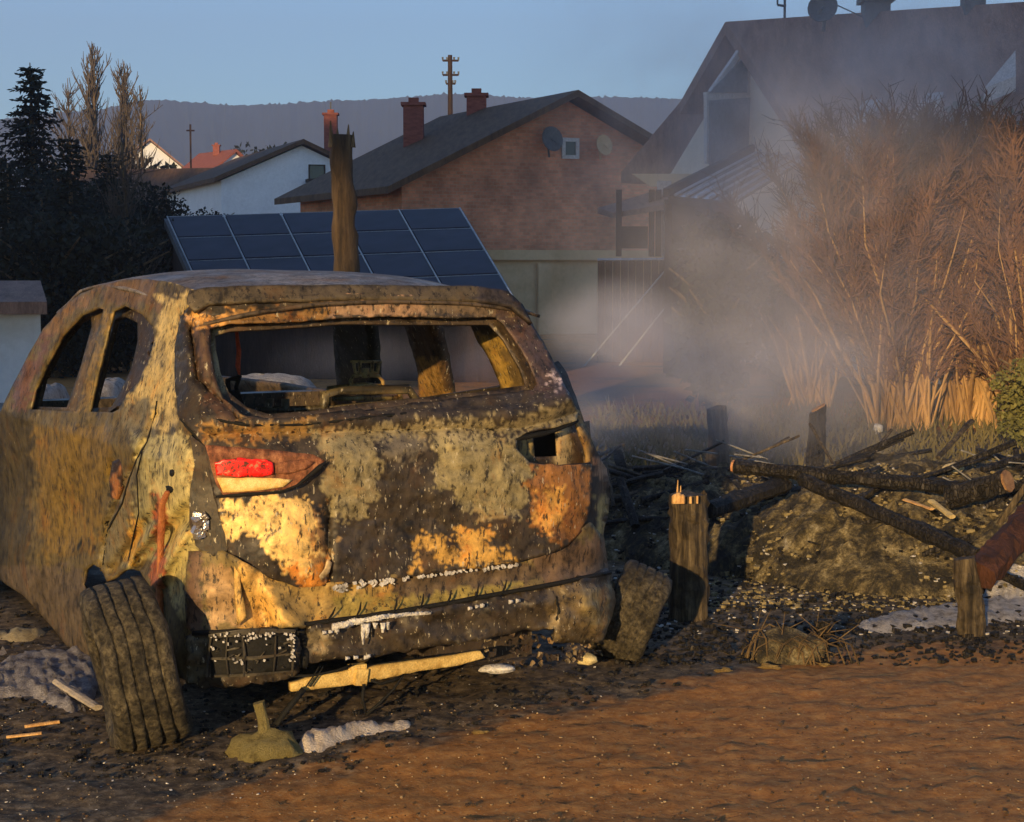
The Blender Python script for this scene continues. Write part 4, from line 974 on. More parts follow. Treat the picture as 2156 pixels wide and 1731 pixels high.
def conifer(name, label, base, h_, r, seed, m='ever', top_r=.0):
    rnd = random.Random(seed); o = empty(name, base); tag(o, label, 'tree')
    t = MB(); t.tube([(0, 0, 0), (.03, 0, h_ * .5), (0, 0, h_)], [h_ * .025, h_ * .015, .01], 7); t.build('trunk', M['bark'], o)
    t = MB(); z = h_ * .08
    while z < h_ * .99:
        k = 1 - z / h_; rr = r * (k ** .75) * rnd.uniform(.75, 1.12) + .08; nb = int(8 + 7 * k)
        for i in range(nb):
            a = rnd.uniform(0, 6.28); L = rr * rnd.uniform(.6, 1.1); d = Vector((math.cos(a), math.sin(a), 0))
            for s in range(int(8 + L * 34)):
                u = rnd.random(); p = d * L * u + Vector((rnd.gauss(0, .05), rnd.gauss(0, .05), z - .22 * L * u * u + .10 * L * (u > .8)))
                e = (d * rnd.uniform(.2, 1) + Vector((rnd.gauss(0, .6), rnd.gauss(0, .6), rnd.uniform(-.7, .3)))).normalized(); b = e.orthogonal().normalized(); sz = rnd.uniform(.07, .17) * (h_ / 6)
                t.add([p, p + e * sz * .5 + b * sz * .22, p + e * sz, p + e * sz * .5 - b * sz * .22], [(0, 1, 2, 3)])
        z += h_ * .020
    t.build('crown', M[m], o); return o
def dense_tree(name, label, base, h_, rx, seed, m='ever', cat='tree', leaf=.22, n=5200, stems=True, group=None):
    o = empty(name, base); tag(o, label, cat, group); rnd = random.Random(seed)
    t = MB(); t.tube([(0, 0, 0), (.05, 0, h_ * .35), (0, 0, h_ * .8)], [h_ * .03, h_ * .02, .02], 7)
    for i in range(9):
        a = rnd.uniform(0, 6.28); z = h_ * rnd.uniform(.25, .7); t.tube([(0, 0, z), (math.cos(a) * rx * .5, math.sin(a) * rx * .5, z + h_ * .12), (math.cos(a) * rx * .85, math.sin(a) * rx * .85, z + h_ * .2)], [h_ * .012, h_ * .008, .01], 5)
    t.build('trunk', M['bark'], o)
    t = MB(); nb = 13
    for i in range(nb):
        a = rnd.uniform(0, 6.28); k = rnd.random() ** .6; z = h_ * (.14 + .72 * (i + .5) / nb); w_ = math.sin(math.pi * min(1, .28 + .72 * (1 - z / h_))) ** .6
        c = (math.cos(a) * rx * .5 * k * w_, math.sin(a) * rx * .5 * k * w_, z); leafcloud(t, c, (rx * .55 * w_ + .1, rx * .55 * w_ + .1, h_ * .13), n // nb, leaf, seed * 31 + i)
    t.build('crown', M[m], o); return o
def bare_tree(name, label, base, h_, spread, seed, m='twigfar', nb=60, up=.9, cat='tree', tw=1.0):
    o = empty(name, base); tag(o, label, cat); rnd = random.Random(seed)
    t = MB(); t.tube([(0, 0, 0), (.1, 0, h_ * .5), (0, 0, h_)], [h_ * .018, h_ * .010, .015], 6); t.build('trunk', M['bark'], o)
    t = MB()
    for i in range(nb):
        z = h_ * rnd.uniform(.15, .92); a = rnd.uniform(0, 6.28); L = h_ * .36 * rnd.uniform(.5, 1) * (1.15 - z / h_); d = Vector((math.cos(a) * spread, math.sin(a) * spread, up)).normalized()
        p = Vector((0, 0, z)); path = [p, p + d * L * .5 + Vector((rnd.gauss(0, .1), 0, 0)), p + d * L + Vector((rnd.gauss(0, .2), rnd.gauss(0, .2), L * .15))]; r0 = h_ * .0045 * tw
        t.tube(path, [r0, r0 * .6, r0 * .25], 3, caps=False)
        for k in range(7):
            s = path[1].lerp(path[rnd.choice([0, 2])], rnd.random()); e = (d + Vector((rnd.gauss(0, .5), rnd.gauss(0, .5), rnd.uniform(0, .6)))).normalized() * L * rnd.uniform(.25, .5)
            t.tube([s, s + e * .6, s + e + Vector((0, 0, .1))], [r0 * .4, r0 * .3, r0 * .15], 3, caps=False)
    t.build('branches', M[m], o); return o
def at(px, Y, z=0): p = P(px, 560, Y); return (p.x, p.y, z)
conifer('spruce', 'tall slim dark spruce at the left edge rising above the evergreens', at(72, 36, -.5), P(72, 132, 36).z + .5, 1.55, 5)
bare_tree('poplar', 'tallest bare poplar on the left skyline', at(203, 85, -1), P(200, 92, 85).z + 1, .26, 3, nb=110, tw=1.2)
bare_tree('poplar', 'lower bare poplar right of the tallest one', at(268, 85, -1), P(268, 128, 85).z + 1, .30, 8, nb=100, tw=1.2)
bare_tree('bare_tree', 'small bare tree left of the tall poplars', at(150, 88, -1), P(150, 165, 88).z + 1, .5, 13, nb=60, up=.7)
bare_tree('bare_tree', 'small bare tree right below the poplars', at(300, 80, -1), P(298, 180, 80).z + 1, .4, 14, nb=50)
for i, (px, Y, top, rw, lab) in enumerate([(-30, 31, 250, 1.5, 'dark conifer cut by the left edge, lower than the spruce'), (150, 30, 285, 1.25, 'dark conifer directly right of the tall spruce'), (232, 32, 318, 1.2, 'dark conifer below the tallest poplar'), (20, 27, 345, 1.3, 'nearer dark conifer above the white outbuilding')]):
    conifer('dark_conifer', lab, at(px, Y, -.3), P(px, top, Y).z + .3, rw, 140 + i)
for i, (px, Y, top, rw, lab) in enumerate([(90, 34, 330, 1.5, 'dark leafy tree between the spruce and the conifer right of it'), (190, 34, 350, 1.4, 'dark leafy tree behind the two middle conifers'), (300, 35, 365, 1.25, 'dark leafy tree below the pale far gable'), (110, 26, 430, 1.2, 'near dark bush above the front of the car roof'), (215, 27, 440, 1.2, 'near dark bush behind the middle of the side windows'), (325, 31, 440, .9, 'dark bush touching the left end of the solar panels'), (395, 46, 410, 1.5, 'dark tree left of the white gabled house')]):
    dense_tree('evergreen_tree', lab, at(px, Y, -.2), P(px, top, Y).z + .2, rw, 40 + i, 'ever', n=8000, leaf=.10)
bare_tree('bare_tree', 'thin bare tree standing among the dark conifers', at(260, 28, -.2), P(258, 300, 28).z + .2, .5, 21, nb=60, up=.8)
for i, (px, Y, top, rw, lab) in enumerate([(330, 95, 320, 3.2, 'far dark tree clump below the tiny pale gable'), (430, 95, 352, 2.2, 'far dark tree below the red-roofed house'), (560, 120, 290, 3.2, 'far tree behind the ridge of the white house'), (600, 100, 296, 2.4, 'far tree right of the white house ridge'), (230, 100, 318, 3.0, 'far tree left of the tiny pale gable'), (510, 140, 296, 3, 'far tree right of the red-roofed house')]):
    dense_tree('far_tree', lab, at(px, Y, -1), P(px, top, Y).z + 1, rw, 80 + i, 'ever', n=1800, leaf=.5)
# weathered trunk behind the car
tm, tt_, tb = mat('dark_foot_bark'); v = coords(tt_, (1, 1, .12)); nn_ = noise_t(tt_, v, 16, 6, .7)
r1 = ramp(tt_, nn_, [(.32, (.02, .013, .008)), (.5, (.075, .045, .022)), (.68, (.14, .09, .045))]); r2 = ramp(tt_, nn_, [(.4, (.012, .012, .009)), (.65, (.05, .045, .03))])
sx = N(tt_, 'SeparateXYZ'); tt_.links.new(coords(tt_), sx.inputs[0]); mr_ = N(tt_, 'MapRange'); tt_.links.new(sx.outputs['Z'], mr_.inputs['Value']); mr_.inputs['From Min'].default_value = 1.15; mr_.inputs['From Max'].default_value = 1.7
tt_.links.new(mix(tt_, mr_.outputs[0], r2.outputs[0], r1.outputs[0]), tb.inputs['Base Color']); tb.inputs['Roughness'].default_value = .9; bump(tt_, tb, nn_, .9, .03); M['trunk2'] = tm  # bark colour goes darker towards the foot
o = empty('broken_trunk', at(733, 14.5)); tag(o, 'tall branchless broken tree trunk standing behind the car roof', 'tree trunk'); ox = P(733, 560, 14.5)
t = MB(); pp = []; rr = []
for k in range(34):
    py = 990 - (990 - 284) * k / 33; px = 745 - 27 * k / 33 + 2 * math.sin(k); pp.append(P(px, py, 14.5) - Vector((ox.x, ox.y, 0))); rr.append((.125 - .038 * k / 33) * (1 + .06 * math.sin(k * 1.7)))
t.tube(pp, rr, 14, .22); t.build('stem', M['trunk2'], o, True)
t = MB(); tp = pp[-1]
for dx, hh in ((-.08, .22), (-.03, .10), (.05, .16), (.085, .05)): t.tube([tp + Vector((dx, -.02, -.1)), tp + Vector((dx * 1.1, -.02, hh * .5))], [.03, .004], 5, .3)
t.build('splinter', M['bark'], o)
M['green2'] = m_noise('yellow_green_leaves', (.08, .09, .02), (.22, .19, .06), 1.5, .8, (1, 1, 1), 0)
# shrubs on the right
def twig_bush(name, label, base, h_, w_, seed, nst=60, nt_=900, lean=(0, 0)):
    o = empty(name, base); tag(o, label, 'shrub'); rnd = random.Random(seed)
    t = MB(); ends = []
    for i in range(nst):
        a = rnd.uniform(0, 6.28); s = rnd.random() ** .7; L = h_ * rnd.uniform(.55, 1.0)
        b0 = Vector((rnd.gauss(0, .12), rnd.gauss(0, .10), 0)); p1 = b0 + Vector((math.cos(a) * w_ * .25 * s + lean[0] * .3, math.sin(a) * w_ * .2 * s, L * .45)); p2 = b0 + Vector((math.cos(a) * w_ * .62 * s + lean[0], math.sin(a) * w_ * .5 * s, L))
        r0 = rnd.uniform(.010, .028); t.tube([b0, (b0 + p1) / 2 + Vector((rnd.gauss(0, .03), 0, 0)), p1, (p1 + p2) / 2 + Vector((rnd.gauss(0, .07), rnd.gauss(0, .05), 0)), p2], [r0, r0 * .85, r0 * .7, r0 * .45, r0 * .15], 4, caps=False); ends.append((b0, p1, p2))
    t.build('stems', M['stem'], o)
    t = MB()
    for i in range(nt_):
        b0, p1, p2 = rnd.choice(ends); k = rnd.random() ** .7; s = p1.lerp(p2, k) if rnd.random() < .85 else b0.lerp(p1, rnd.uniform(.5, 1)); L = rnd.uniform(.12, .42)
        d = ((p2 - p1).normalized() * .9 + Vector((rnd.gauss(0, .42), rnd.gauss(0, .4), rnd.uniform(-.2, .6)))).normalized()
        e = s + d * L; t.tube([s, s + d * L * .5 + Vector((rnd.gauss(0, .03), 0, rnd.gauss(0, .03))), e], [.008, .006, .003], 3, caps=False)
        for q_ in range(2):
            d2 = (d + Vector((rnd.gauss(0, .7), rnd.gauss(0, .7), rnd.gauss(0, .5)))).normalized(); f_ = s + d * L * rnd.random(); t.tube([f_, f_ + d2 * L * .5], [.005, .002], 3, caps=False)
    t.build('twigs', M['twig'], o); return o
twig_bush('dry_bush', 'dry brown many-stemmed bush, tallest, behind the heap', at(1905, 17.5, 0), 3.1, 2.3, 3, 120, 11000)
twig_bush('dry_bush', 'dry brown bush right of the tallest one, pale stems at its foot', at(2050, 18.0, 0), 2.95, 2.2, 4, 110, 10000)
twig_bush('dry_bush', 'dry brown bush cut by the right edge', at(2190, 17.0, 0), 2.9, 2.3, 5, 80, 8000)
twig_bush('dry_bush', 'thin dry bush in the smoke left of the tallest one', at(1720, 20.5, 0), 1.9, 1.3, 6, 40, 1500)
dense_tree('green_shrub', 'green shrub top showing above the dry bushes at right edge', at(2130, 24, 0), P(2100, 188, 24).z, 1.5, 60, 'green', 'shrub', .16, 5200)
dense_tree('dark_shrub', 'dark rounded evergreen shrub below the glass roof, in smoke', at(1515, 19, 0), P(1515, 428, 19).z, .62, 61, 'ever', 'shrub', .12, 4200)
dense_tree('green_bush', 'low green-gold bush at right edge behind the debris', at(2200, 15.0, 0), P(2150, 720, 15).z, .42, 62, 'green2', 'shrub', .045, 8000)
dense_tree('dark_shrub', 'low dark shrub left of the dry bushes, behind the thin post', at(1640, 22, 0), P(1640, 480, 22).z, .9, 63, 'ever', 'shrub', .12, 3600)
# unseen trees added behind the camera so their crowns shade the village
def shade_tree(px_, y_, seed, src=None):
    if src is None:
        o = empty('added_shade_tree', (px_, y_, 0)); t = MB(); t.tube([(0, 0, 0), (0, 0, 12)], [.35, .2], 8); t.build('trunk', M['bark'], o)
        t = MB(); leafcloud(t, (0, 0, 17.8), (9.5, 4, 8.0), 14000, 1.6, seed); t.build('crown', M['ever'], o); return o
    o = src.copy(); COL.objects.link(o); o.location = (px_, y_, 0); o.rotation_euler.z = seed
    for ch in src.children: c_ = ch.copy(); COL.objects.link(c_); c_.parent = o
    return o
s0 = None
for i, x in enumerate((-44, -36, -28, -20, -11.5, -4, 4, 12)):
    s_ = shade_tree(x, -22 - (i % 2) * 3, i * .6, s0); s0 = s0 or s_; s_.location.z = (-4.2, -4.2, -4.2, -2.2, 0, 0, 0, 0)[i]; tag(s_, 'unseen tree added behind the camera to shade the village', 'tree', 'added shade trees behind the camera')
# ------------------------------------------------------------------ debris heap and scorched wood
def heap_h(x, y):
    # silhouette of the heap in world metres
    e = 0
    for cx, cy, rx, ry, hh in ((2.35, 9.95, 1.5, 1.3, .50), (3.6, 10.1, 1.4, 1.35, .42), (1.2, 10.6, 1.0, 1.2, .36), (4.9, 10.6, 1.6, 1.6, .5), (.4, 11.3, 1.4, 1.6, .30)):
        d = ((x - cx) / rx) ** 2 + ((y - cy) / ry) ** 2
        if d < 1: e = max(e, hh * (1 - d) ** .7)
    return e
t = MB(); step = .03; nx, ny = 225, 160
for j in range(ny):
    for i in range(nx):
        x = -.9 + i * step; y = 8.0 + j * step
        e = heap_h(x + .12 * fbm((x, y), 1.5, 3), y + .1 * fbm((x, y), 1.5, 9))
        n_ = fbm((x * 3, y * 3), 1, 4) * .06 + abs(fbm((x * 8, y * 8), 1, 7)) * .07 + abs(fbm((x * 19, y * 19), 1, 9)) * .045 - .03
        t.v.append((x, y, e + n_ * min(1, e * 5) - .03 * (e <= 0)))
for j in range(ny - 1):
    for i in range(nx - 1):
        a = j * nx + i; t.f.append((a, a + 1, a + nx + 1, a + nx)); t.mi.append(0)
hmt, ht, hb = mat('burnt_debris'); v = coords(ht)
f1 = noise_t(ht, v, 6.5, 10, .8, .3); f2 = noise_t(ht, v, 36, 6, .75)
c1 = ramp(ht, f1, [(.38, (.010, .008, .006)), (.47, (.05, .038, .02)), (.53, (.16, .12, .055)), (.60, (.34, .27, .14)), (.68, (.62, .54, .42))])
c2 = ramp(ht, f2, [(.3, .45), (.7, 1.5)]); ht.links.new(mix(ht, 1, c1.outputs[0], c2.outputs[0], 'MULTIPLY'), hb.inputs['Base Color']); hb.inputs['Roughness'].default_value = .85
bump(ht, hb, f2, .9, .05)
tag(t.build('burnt_heap', hmt), 'low heap of burnt debris and ash right of the car', 'debris heap', kind='stuff')
def surf_z(x, y): return max(heap_h(x, y), 0)
# loose char crumbs and gravel
def crumbs(name, label, m, n, area, s0, s1, seed, cat='gravel', flat=.6, only=False):
    rnd = random.Random(seed); t = MB(); k = 0
    while k < n:
        px, py = rnd.uniform(area[0], area[2]), rnd.uniform(area[1], area[3]); p = G(px, py); z = surf_z(p.x, p.y)
        if only and burn(p.x, p.y) < .5: k += 1; continue
        s = rnd.uniform(s0, s1) * rnd.uniform(.4, 1); a = Matrix.Rotation(rnd.uniform(0, 3), 3, 'Z') @ Matrix.Rotation(rnd.uniform(-.5, .5), 3, 'X')
        vs = [a @ Vector((rnd.uniform(.6, 1) * sx * s, rnd.uniform(.5, 1) * sy * s, rnd.uniform(.6, 1) * sz * s * flat)) for sx in (-1, 1) for sy in (-1, 1) for sz in (-1, 1)]
        c = Vector((p.x, p.y, z + ground_h(p.x, p.y) + s * .25)); t.add([c + q for q in vs], [(0, 1, 3, 2), (4, 6, 7, 5), (0, 4, 5, 1), (2, 3, 7, 6), (0, 2, 6, 4), (1, 5, 7, 3)]); k += 1
    return tag(t.build(name, m), label, cat, kind='stuff')
crumbs('gravel', 'small stones strewn over the orange soil', m_noise('stones', (.22, .13, .06), (.55, .40, .22), 30, .9), 900, (-60, 1480, 2230, 1760), .002, .005, 1)
crumbs('clods', 'dark clods of earth on the orange soil', m_noise('clod', (.04, .022, .012), (.12, .07, .035), 30, .9), 500, (-60, 1480, 2230, 1760), .003, .008, 2)
crumbs('char_crumbs', 'charred crumbs around the car and the heap', M['char'], 2600, (-80, 1230, 1500, 1640), .004, .016, 3, 'charcoal', only=True)
crumbs('char_crumbs', 'charred crumbs over the heap', M['char'], 4200, (1290, 1075, 2250, 1400), .004, .022, 4, 'charcoal')
crumbs('burnt_clods', 'olive and brown burnt clods over the heap', m_noise('olive_clod', (.10, .08, .035), (.32, .25, .13), 14, .9), 3000, (1400, 1085, 2250, 1290), .004, .02, 14, 'clods')
crumbs('ash_flakes', 'pale ash flakes scattered over the scorched strip', M['ash'], 520, (-80, 1240, 1300, 1731), .0015, .006, 5, 'ash', .4, True)
crumbs('ash_flakes', 'pale ash flakes scattered over the heap', M['ash'], 1300, (1290, 1075, 2250, 1340), .003, .013, 6, 'ash', .4)
# thin sheets of ash and melted stuff lying on the ground
def patch(name, label, poly, m, cat='ash patch', z=.012, hump=.02, step=12, rag=7, seed=0):
    def f(px, py):
        p = G(px, py, 0); zz = surf_z(p.x, p.y); 
        e = min(min(seg(px, py, *poly[i], *poly[(i + 1) % len(poly)]) for i in range(len(poly))), 14) / 14
        return Vector((p.x, p.y, zz + ground_h(p.x, p.y) - .012 + (z + .012) * e + hump * e * (.6 + .9 * fbm((p.x * 6, p.y * 6), 1, seed)) + .012 * e * fbm((p.x * 30, p.y * 30), 1, seed)))
    return tag(sheet(name, poly, f, m, None, [], step, 0, rag=rag, seed=seed), label, cat)
patch('ash_patch', 'long white ash patch on the ground between heap and leaning stake', [(1800, 1310), (1850, 1292), (1930, 1270), (2010, 1262), (2100, 1250), (2220, 1240), (2260, 1290), (2140, 1318), (2040, 1322), (1940, 1334), (1860, 1338), (1805, 1336)], m_noise('dirty_ash', (.22, .19, .17), (.66, .60, .56), 14, .95, bmp=1.0, c3=(.80, .74, .70), bd=.03), seed=1, hump=.01, rag=10, step=8)
patch('ash_patch', 'crinkled pale foil-like patch in front of the bumper', [(622, 1566), (650, 1548), (700, 1538), (760, 1528), (872, 1522), (868, 1540), (800, 1550), (745, 1562), (695, 1584), (650, 1594), (628, 1588)], m_noise('pale_foil', (.45, .36, .28), (.85, .72, .58), 16, .5, bmp=.8), step=8, rag=4, hump=.008, z=.03, seed=2)
patch('ash_patch', 'pale grey ash patch left of the rear tyre', [(-60, 1420), (40, 1372), (140, 1364), (200, 1352), (215, 1440), (200, 1480), (150, 1508), (60, 1470), (-60, 1480)], m_noise('grey_ash', (.14, .125, .13), (.42, .38, .38), 14, .95, bmp=1.0, c3=(.62, .56, .52), bd=.03), hump=.006, z=.02, rag=14, step=8, seed=3)
patch('ash_patch', 'yellowish ash patch at the far left below the door', [(-60, 1330), (30, 1318), (90, 1322), (112, 1345), (40, 1356), (-60, 1350)], m_noise('yellow_ash', (.30, .22, .10), (.50, .40, .22), 12, .9), seed=4)
for i, (poly, lab) in enumerate([([(430, 796), (560, 790), (690, 796), (680, 806), (600, 822), (500, 828), (440, 812)], 'white ash bed seen through the rear window'),
                 ([(70, 822), (120, 812), (128, 830), (80, 836)], 'small white ash heap seen through the front side window'), ([(180, 806), (270, 800), (275, 840), (185, 846)], 'white ash bed seen through the rear side window'), ]):
    pts = [P(x, y, 15.5) for x, y in poly]
    t = MB(); zc = sum(p.z for p in pts) / len(pts); n_ = 60
    cx = sum(p.x for p in pts) / len(pts); rx = (max(p.x for p in pts) - min(p.x for p in pts)) / 2; hh = max(p.z for p in pts)
    rnd = random.Random(i)
    for a in range(9):
        for b in range(24):
            th = b / 24 * 6.283; k = a / 8; rr = 1 - k; t.v.append((cx + rx * 1.1 * rr * math.cos(th) * (1 + .2 * nz((th, k), 1.5, i)), 15.5 + .9 * rr * math.sin(th), hh * (1 - rr ** 5) * (1 + .03 * nz((th * 2, k * 3), 1, i))))
    for a in range(8):
        for b in range(24): t.f.append((a * 24 + b, a * 24 + (b + 1) % 24, (a + 1) * 24 + (b + 1) % 24, (a + 1) * 24 + b)); t.mi.append(0)
    tag(t.build('ash_mound', M['ash2'], smooth=True), lab, 'ash mound')

# posts: rough tapering wood with its burnt top
def post(name, label, pts, Y, wpx, m, seed=0, flat=.8, cap=None, cut=0, cat='post', seg_=14, rough=.16, group=None):
    """pts: picture positions from foot to top at depth Y; wpx: width per point"""
    base = P(*pts[0], Y); o = empty(name, base); tag(o, label, cat, group)
    path, rad = [], []
    n = len(pts)
    for i in range(n - 1):
        for k in range(6):
            u = k / 6; a, b = P(*pts[i], Y), P(*pts[i + 1], Y); path.append(a.lerp(b, u) - base); rad.append((wpx[i] * (1 - u) + wpx[i + 1] * u) / 2 * Y / FP)
    path.append(P(*pts[-1], Y) - base); rad.append(wpx[-1] / 2 * Y / FP)
    d = (path[0] - path[1]).normalized(); path.insert(0, path[0] + d * .12); rad.insert(0, rad[0])
    random.seed(seed); t = MB(); t.tube(path, rad, seg_, rough, flat=flat)
    # vertical grooves and an uneven broken top
    nr = len(path)
    for i in range(nr):
        for j in range(seg_):
            q = Vector(t.v[i * seg_ + j]); c = path[i]; k = 1 + .10 * nz((j * 1.9, seed), 1) + .05 * nz((j * 3.1, i * .25), 1, seed)
            q = c + (q - c) * k
            if i == nr - 1: q.z += cut * (q - c).x / max(rad[-1], .01) + rad[-1] * .35 * nz((j * .9, seed + 4), 1)
            t.v[i * seg_ + j] = tuple(q)
    t.build('stem', m, o, False)
    if cap:
        cm_, sc = cap; t2 = MB(); ring = [Vector(t.v[(nr - 1) * seg_ + j]) for j in range(seg_)]; c = sum(ring, Vector()) / seg_
        t2.prism([c + (r - c) * sc + Vector((0, 0, .004)) for r in ring], (0, 0, .012)); t2.build('cut_end', cm_, o)
    return o
pb_ = post('burnt_post', 'upright brown post right of the car with bright orange splintered top', [(1448, 1310), (1450, 1200), (1450, 1100), (1450, 1040)], 8.1, [86, 84, 82, 80], M['charbrown'], 5, .9, None, 0)
t = MB(); b0 = P(1448, 1310, 8.1)
c = P(1428, 1046, 7.98) - b0
for dx, hh, r in ((0, .018, .018), (-.014, .012, .015), (.018, .010, .014), (.055, .000, .007), (.085, .004, .005)): t.tube([c + Vector((dx, 0, -.03)), c + Vector((dx, 0, hh * .3)), c + Vector((dx - .001, 0, hh))], [r, r, r * .4], 6, .3)
t.build('splintered_top', M['rawwood'], pb_)
t = MB(); t.tube([c + Vector((-.004, 0, .02)), c + Vector((-.002, 0, .075))], [.004, .0015], 4); t.tube([c + Vector((.010, 0, .02)), c + Vector((.011, 0, .05))], [.003, .0015], 4); t.build('thin_splinter', M['rawwood'], pb_)
post('burnt_stake', 'thin stake fading in the smoke, behind the long beam', [(1510, 1010), (1512, 930), (1508, 858)], 12.6, [52, 44, 40], M['charbrown'], 7, .9, None, .01)
ps = post('burnt_stake', 'black stake with pale slanted top behind the long beam', [(1714, 1000), (1720, 930), (1722, 862)], 12.3, [40, 40, 34], M['char'], 8, .9, (m_noise('cutwood', (.22, .12, .06), (.38, .20, .10), 30, .8), .8), .03)
post('leaning_stake', 'short charred stake standing askew in the white ash at right', [(2044, 1348), (2046, 1290), (2036, 1230), (2030, 1175)], 7.7, [62, 60, 56, 46], M['charbrown'], 9, .8, None, 0)
post('dark_peg', 'small dark peg at the foot of the heap', [(1736, 1392), (1734, 1350), (1732, 1306)], 7.3, [20, 28, 34], M['char'], 11, .8, None, 0, cat='peg')
# beams and boards
def beam(name, label, p0, p1, w_, h_, m, endm=None, seed=0, cat='beam', group=None, round_=False, bend=0):
    a, b = Vector(p0), Vector(p1); d = (b - a); L = d.length; d.normalize(); s = d.cross(Vector((0, 0, 1))).normalized(); u_ = s.cross(d); rnd = random.Random(seed)
    t = MB(); n = max(3, int(L / .03)); sg = 10 if round_ else 8
    for i in range(n + 1):
        k = i / n; c = d * L * k + u_ * bend * math.sin(3.14 * k)
        for j in range(sg):
            an = 2 * math.pi * (j + .5) / sg; cx_, cy_ = math.cos(an), math.sin(an)
            if not round_: mx = max(abs(cx_), abs(cy_)); cx_, cy_ = cx_ / mx, cy_ / mx
            f = 1 + .22 * fbm((j * .8, k * L * 7, seed), 1, 2) + .16 * fbm((j * 1.7, k * L * 22, seed), 1, 5); t.v.append(tuple(c + s * cx_ * w_ / 2 * f + u_ * cy_ * h_ / 2 * f))
    for i in range(n):
        for j in range(sg): t.f.append((i * sg + j, i * sg + (j + 1) % sg, (i + 1) * sg + (j + 1) % sg, (i + 1) * sg + j)); t.mi.append(0)
    t.f += [tuple(range(sg))[::-1], tuple(n * sg + j for j in range(sg))]; t.mi += [0, 0]
    if endm is None: o = t.build(name, m); o.location = a
    else:
        o = empty(name, a); t.build('stem', m, o)
        for e, which in endm:
            c = Vector() if which == 0 else d * L; t2 = MB(); dd = -d if which == 0 else d
            t2.prism([c + s * math.cos(q * .785) * w_ * .46 + u_ * math.sin(q * .785) * h_ * .46 + dd * .003 for q in range(8)], dd * .012); t2.build('cut_end', e, o)
    return tag(o, label, cat, group)
cutm = m_noise('cut_end_wood', (.20, .10, .045), (.36, .20, .09), 25, .7)
beam('burnt_beam', 'long black beam lying across the top of the heap', P(1548, 982, 9.4), P(2075, 1034, 8.9), .095, .07, M['char'], [(m_noise('ember_cut', (.40, .17, .07), (.60, .30, .14), 25, .7), 0)], 1)
beam('burnt_log', 'black log with orange-brown cut end at the right end of the heap', P(2000, 1048, 8.9), P(2118, 1014, 8.7), .12, .12, M['char'], [(cutm, 1)], 2, 'log', None, True)
beam('burnt_beam', 'black beam sloping down the heap front to the askew stake', P(1690, 1010, 9.2), P(2060, 1172, 8.1), .065, .07, M['char'], None, 3)
beam('burnt_beam', 'black beam sloping down left behind the orange-topped post', P(1650, 1020, 9.3), P(1490, 1075, 8.7), .10, .08, M['char'], None, 4)
beam('reddish_log', 'thick reddish charred log leaning at the right edge', P(2062, 1212, 7.7), P(2190, 1070, 8.2), .15, .13, M['redwood'], None, 5, 'log', None, True)
beam('thin_pole', 'thin dark pole behind the reddish log at the right edge', P(2070, 1190, 8.0), P(2200, 1255, 7.6), .04, .04, M['char'], None, 6, 'pole')
beam('ember_strip', 'thin orange strip of wood left of the brown post foot', P(1366, 1213, 7.9), P(1404, 1211, 7.9), .02, .014, M['rawwood'], None, 7, 'wood strip')
beam('pale_strip', 'short yellow strip of wood lying on the right of the heap', P(1905, 1052, 8.9), P(1962, 1072, 8.7), .03, .012, M['rawwood'], None, 8, 'wood strip')
beam('pale_strip', 'thicker yellow splinter lying lower on the right of the heap', P(1960, 1055, 8.7), P(2005, 1088, 8.5), .035, .02, m_noise('yellow_splinter', (.40, .28, .12), (.60, .45, .2), 20, .8), None, 9, 'wood strip')
beam('pale_strip', 'orange strip on the scorched ground left of the rear tyre, nearer the edge', G(14, 1552, .01), G(88, 1544, .02), .02, .010, M['rawwood'], None, 10, 'wood strip')
beam('pale_strip', 'orange strip on the scorched ground beside the rear tyre', G(52, 1530, .015), G(125, 1520, .02), .018, .010, M['rawwood'], None, 11, 'wood strip')
beam('pale_board', 'slim pale board on the grey ash left of the rear tyre', G(120, 1435, .05), G(205, 1490, .03), .035, .02, m_noise('grey_board', (.3, .25, .2), (.5, .42, .33), 20, .8), None, 12, 'board')
rnd = random.Random(9)
# charred boards strewn over the heap
for i in range(190):
    x, y = rnd.uniform(-.3, 4.4), rnd.uniform(8.5, 11.6); z = surf_z(x, y)
    if z < .06: continue
    a = rnd.uniform(-.6, .7) if rnd.random() < .8 else rnd.uniform(0, 3); L = rnd.uniform(.12, .8)
    beam('charred_board', 'charred board strewn over the burnt heap', (x, y, z + .03), (x + math.cos(a) * L, y + math.sin(a) * L * .6, z + .05 + rnd.uniform(-.16, .20)), rnd.uniform(.012, .07), rnd.uniform(.01, .035), M['char'] if rnd.random() < .75 else M['charbrown'], None, 50 + i, 'board', 'charred boards strewn over the heap')
ashb = m_noise('ashen_board', (.12, .11, .105), (.38, .36, .34), 14, .9, (1, 1, .5), .5)
for i in range(20):
    k = rnd.random(); p0 = P(rnd.uniform(1950, 2150), rnd.uniform(935, 1060), 9.2 + rnd.uniform(0, .8)); L = rnd.uniform(.2, .55)
    beam('ashen_lath', 'pale ash-grey lath lying slantwise at the right of the heap', p0, p0 + Vector((L * rnd.uniform(.5, 1), .1, -L * rnd.uniform(.05, .6))), rnd.uniform(.007, .018), .008, ashb, None, 150 + i, 'lath', 'ash-grey laths at the right of the heap')
for i in range(14):
    p0 = P(rnd.uniform(1330, 1560), rnd.uniform(925, 1000), 10.3 + rnd.uniform(0, 1)); L = rnd.uniform(.15, .4); a = rnd.uniform(-.5, .5)
    beam('ashen_stick', 'thin ash-grey stick behind the brown post', p0, p0 + Vector((L, .1, -L * .35 + a * .1)), .014, .01, ashb, None, 190 + i, 'stick', 'ash-grey sticks behind the brown post')
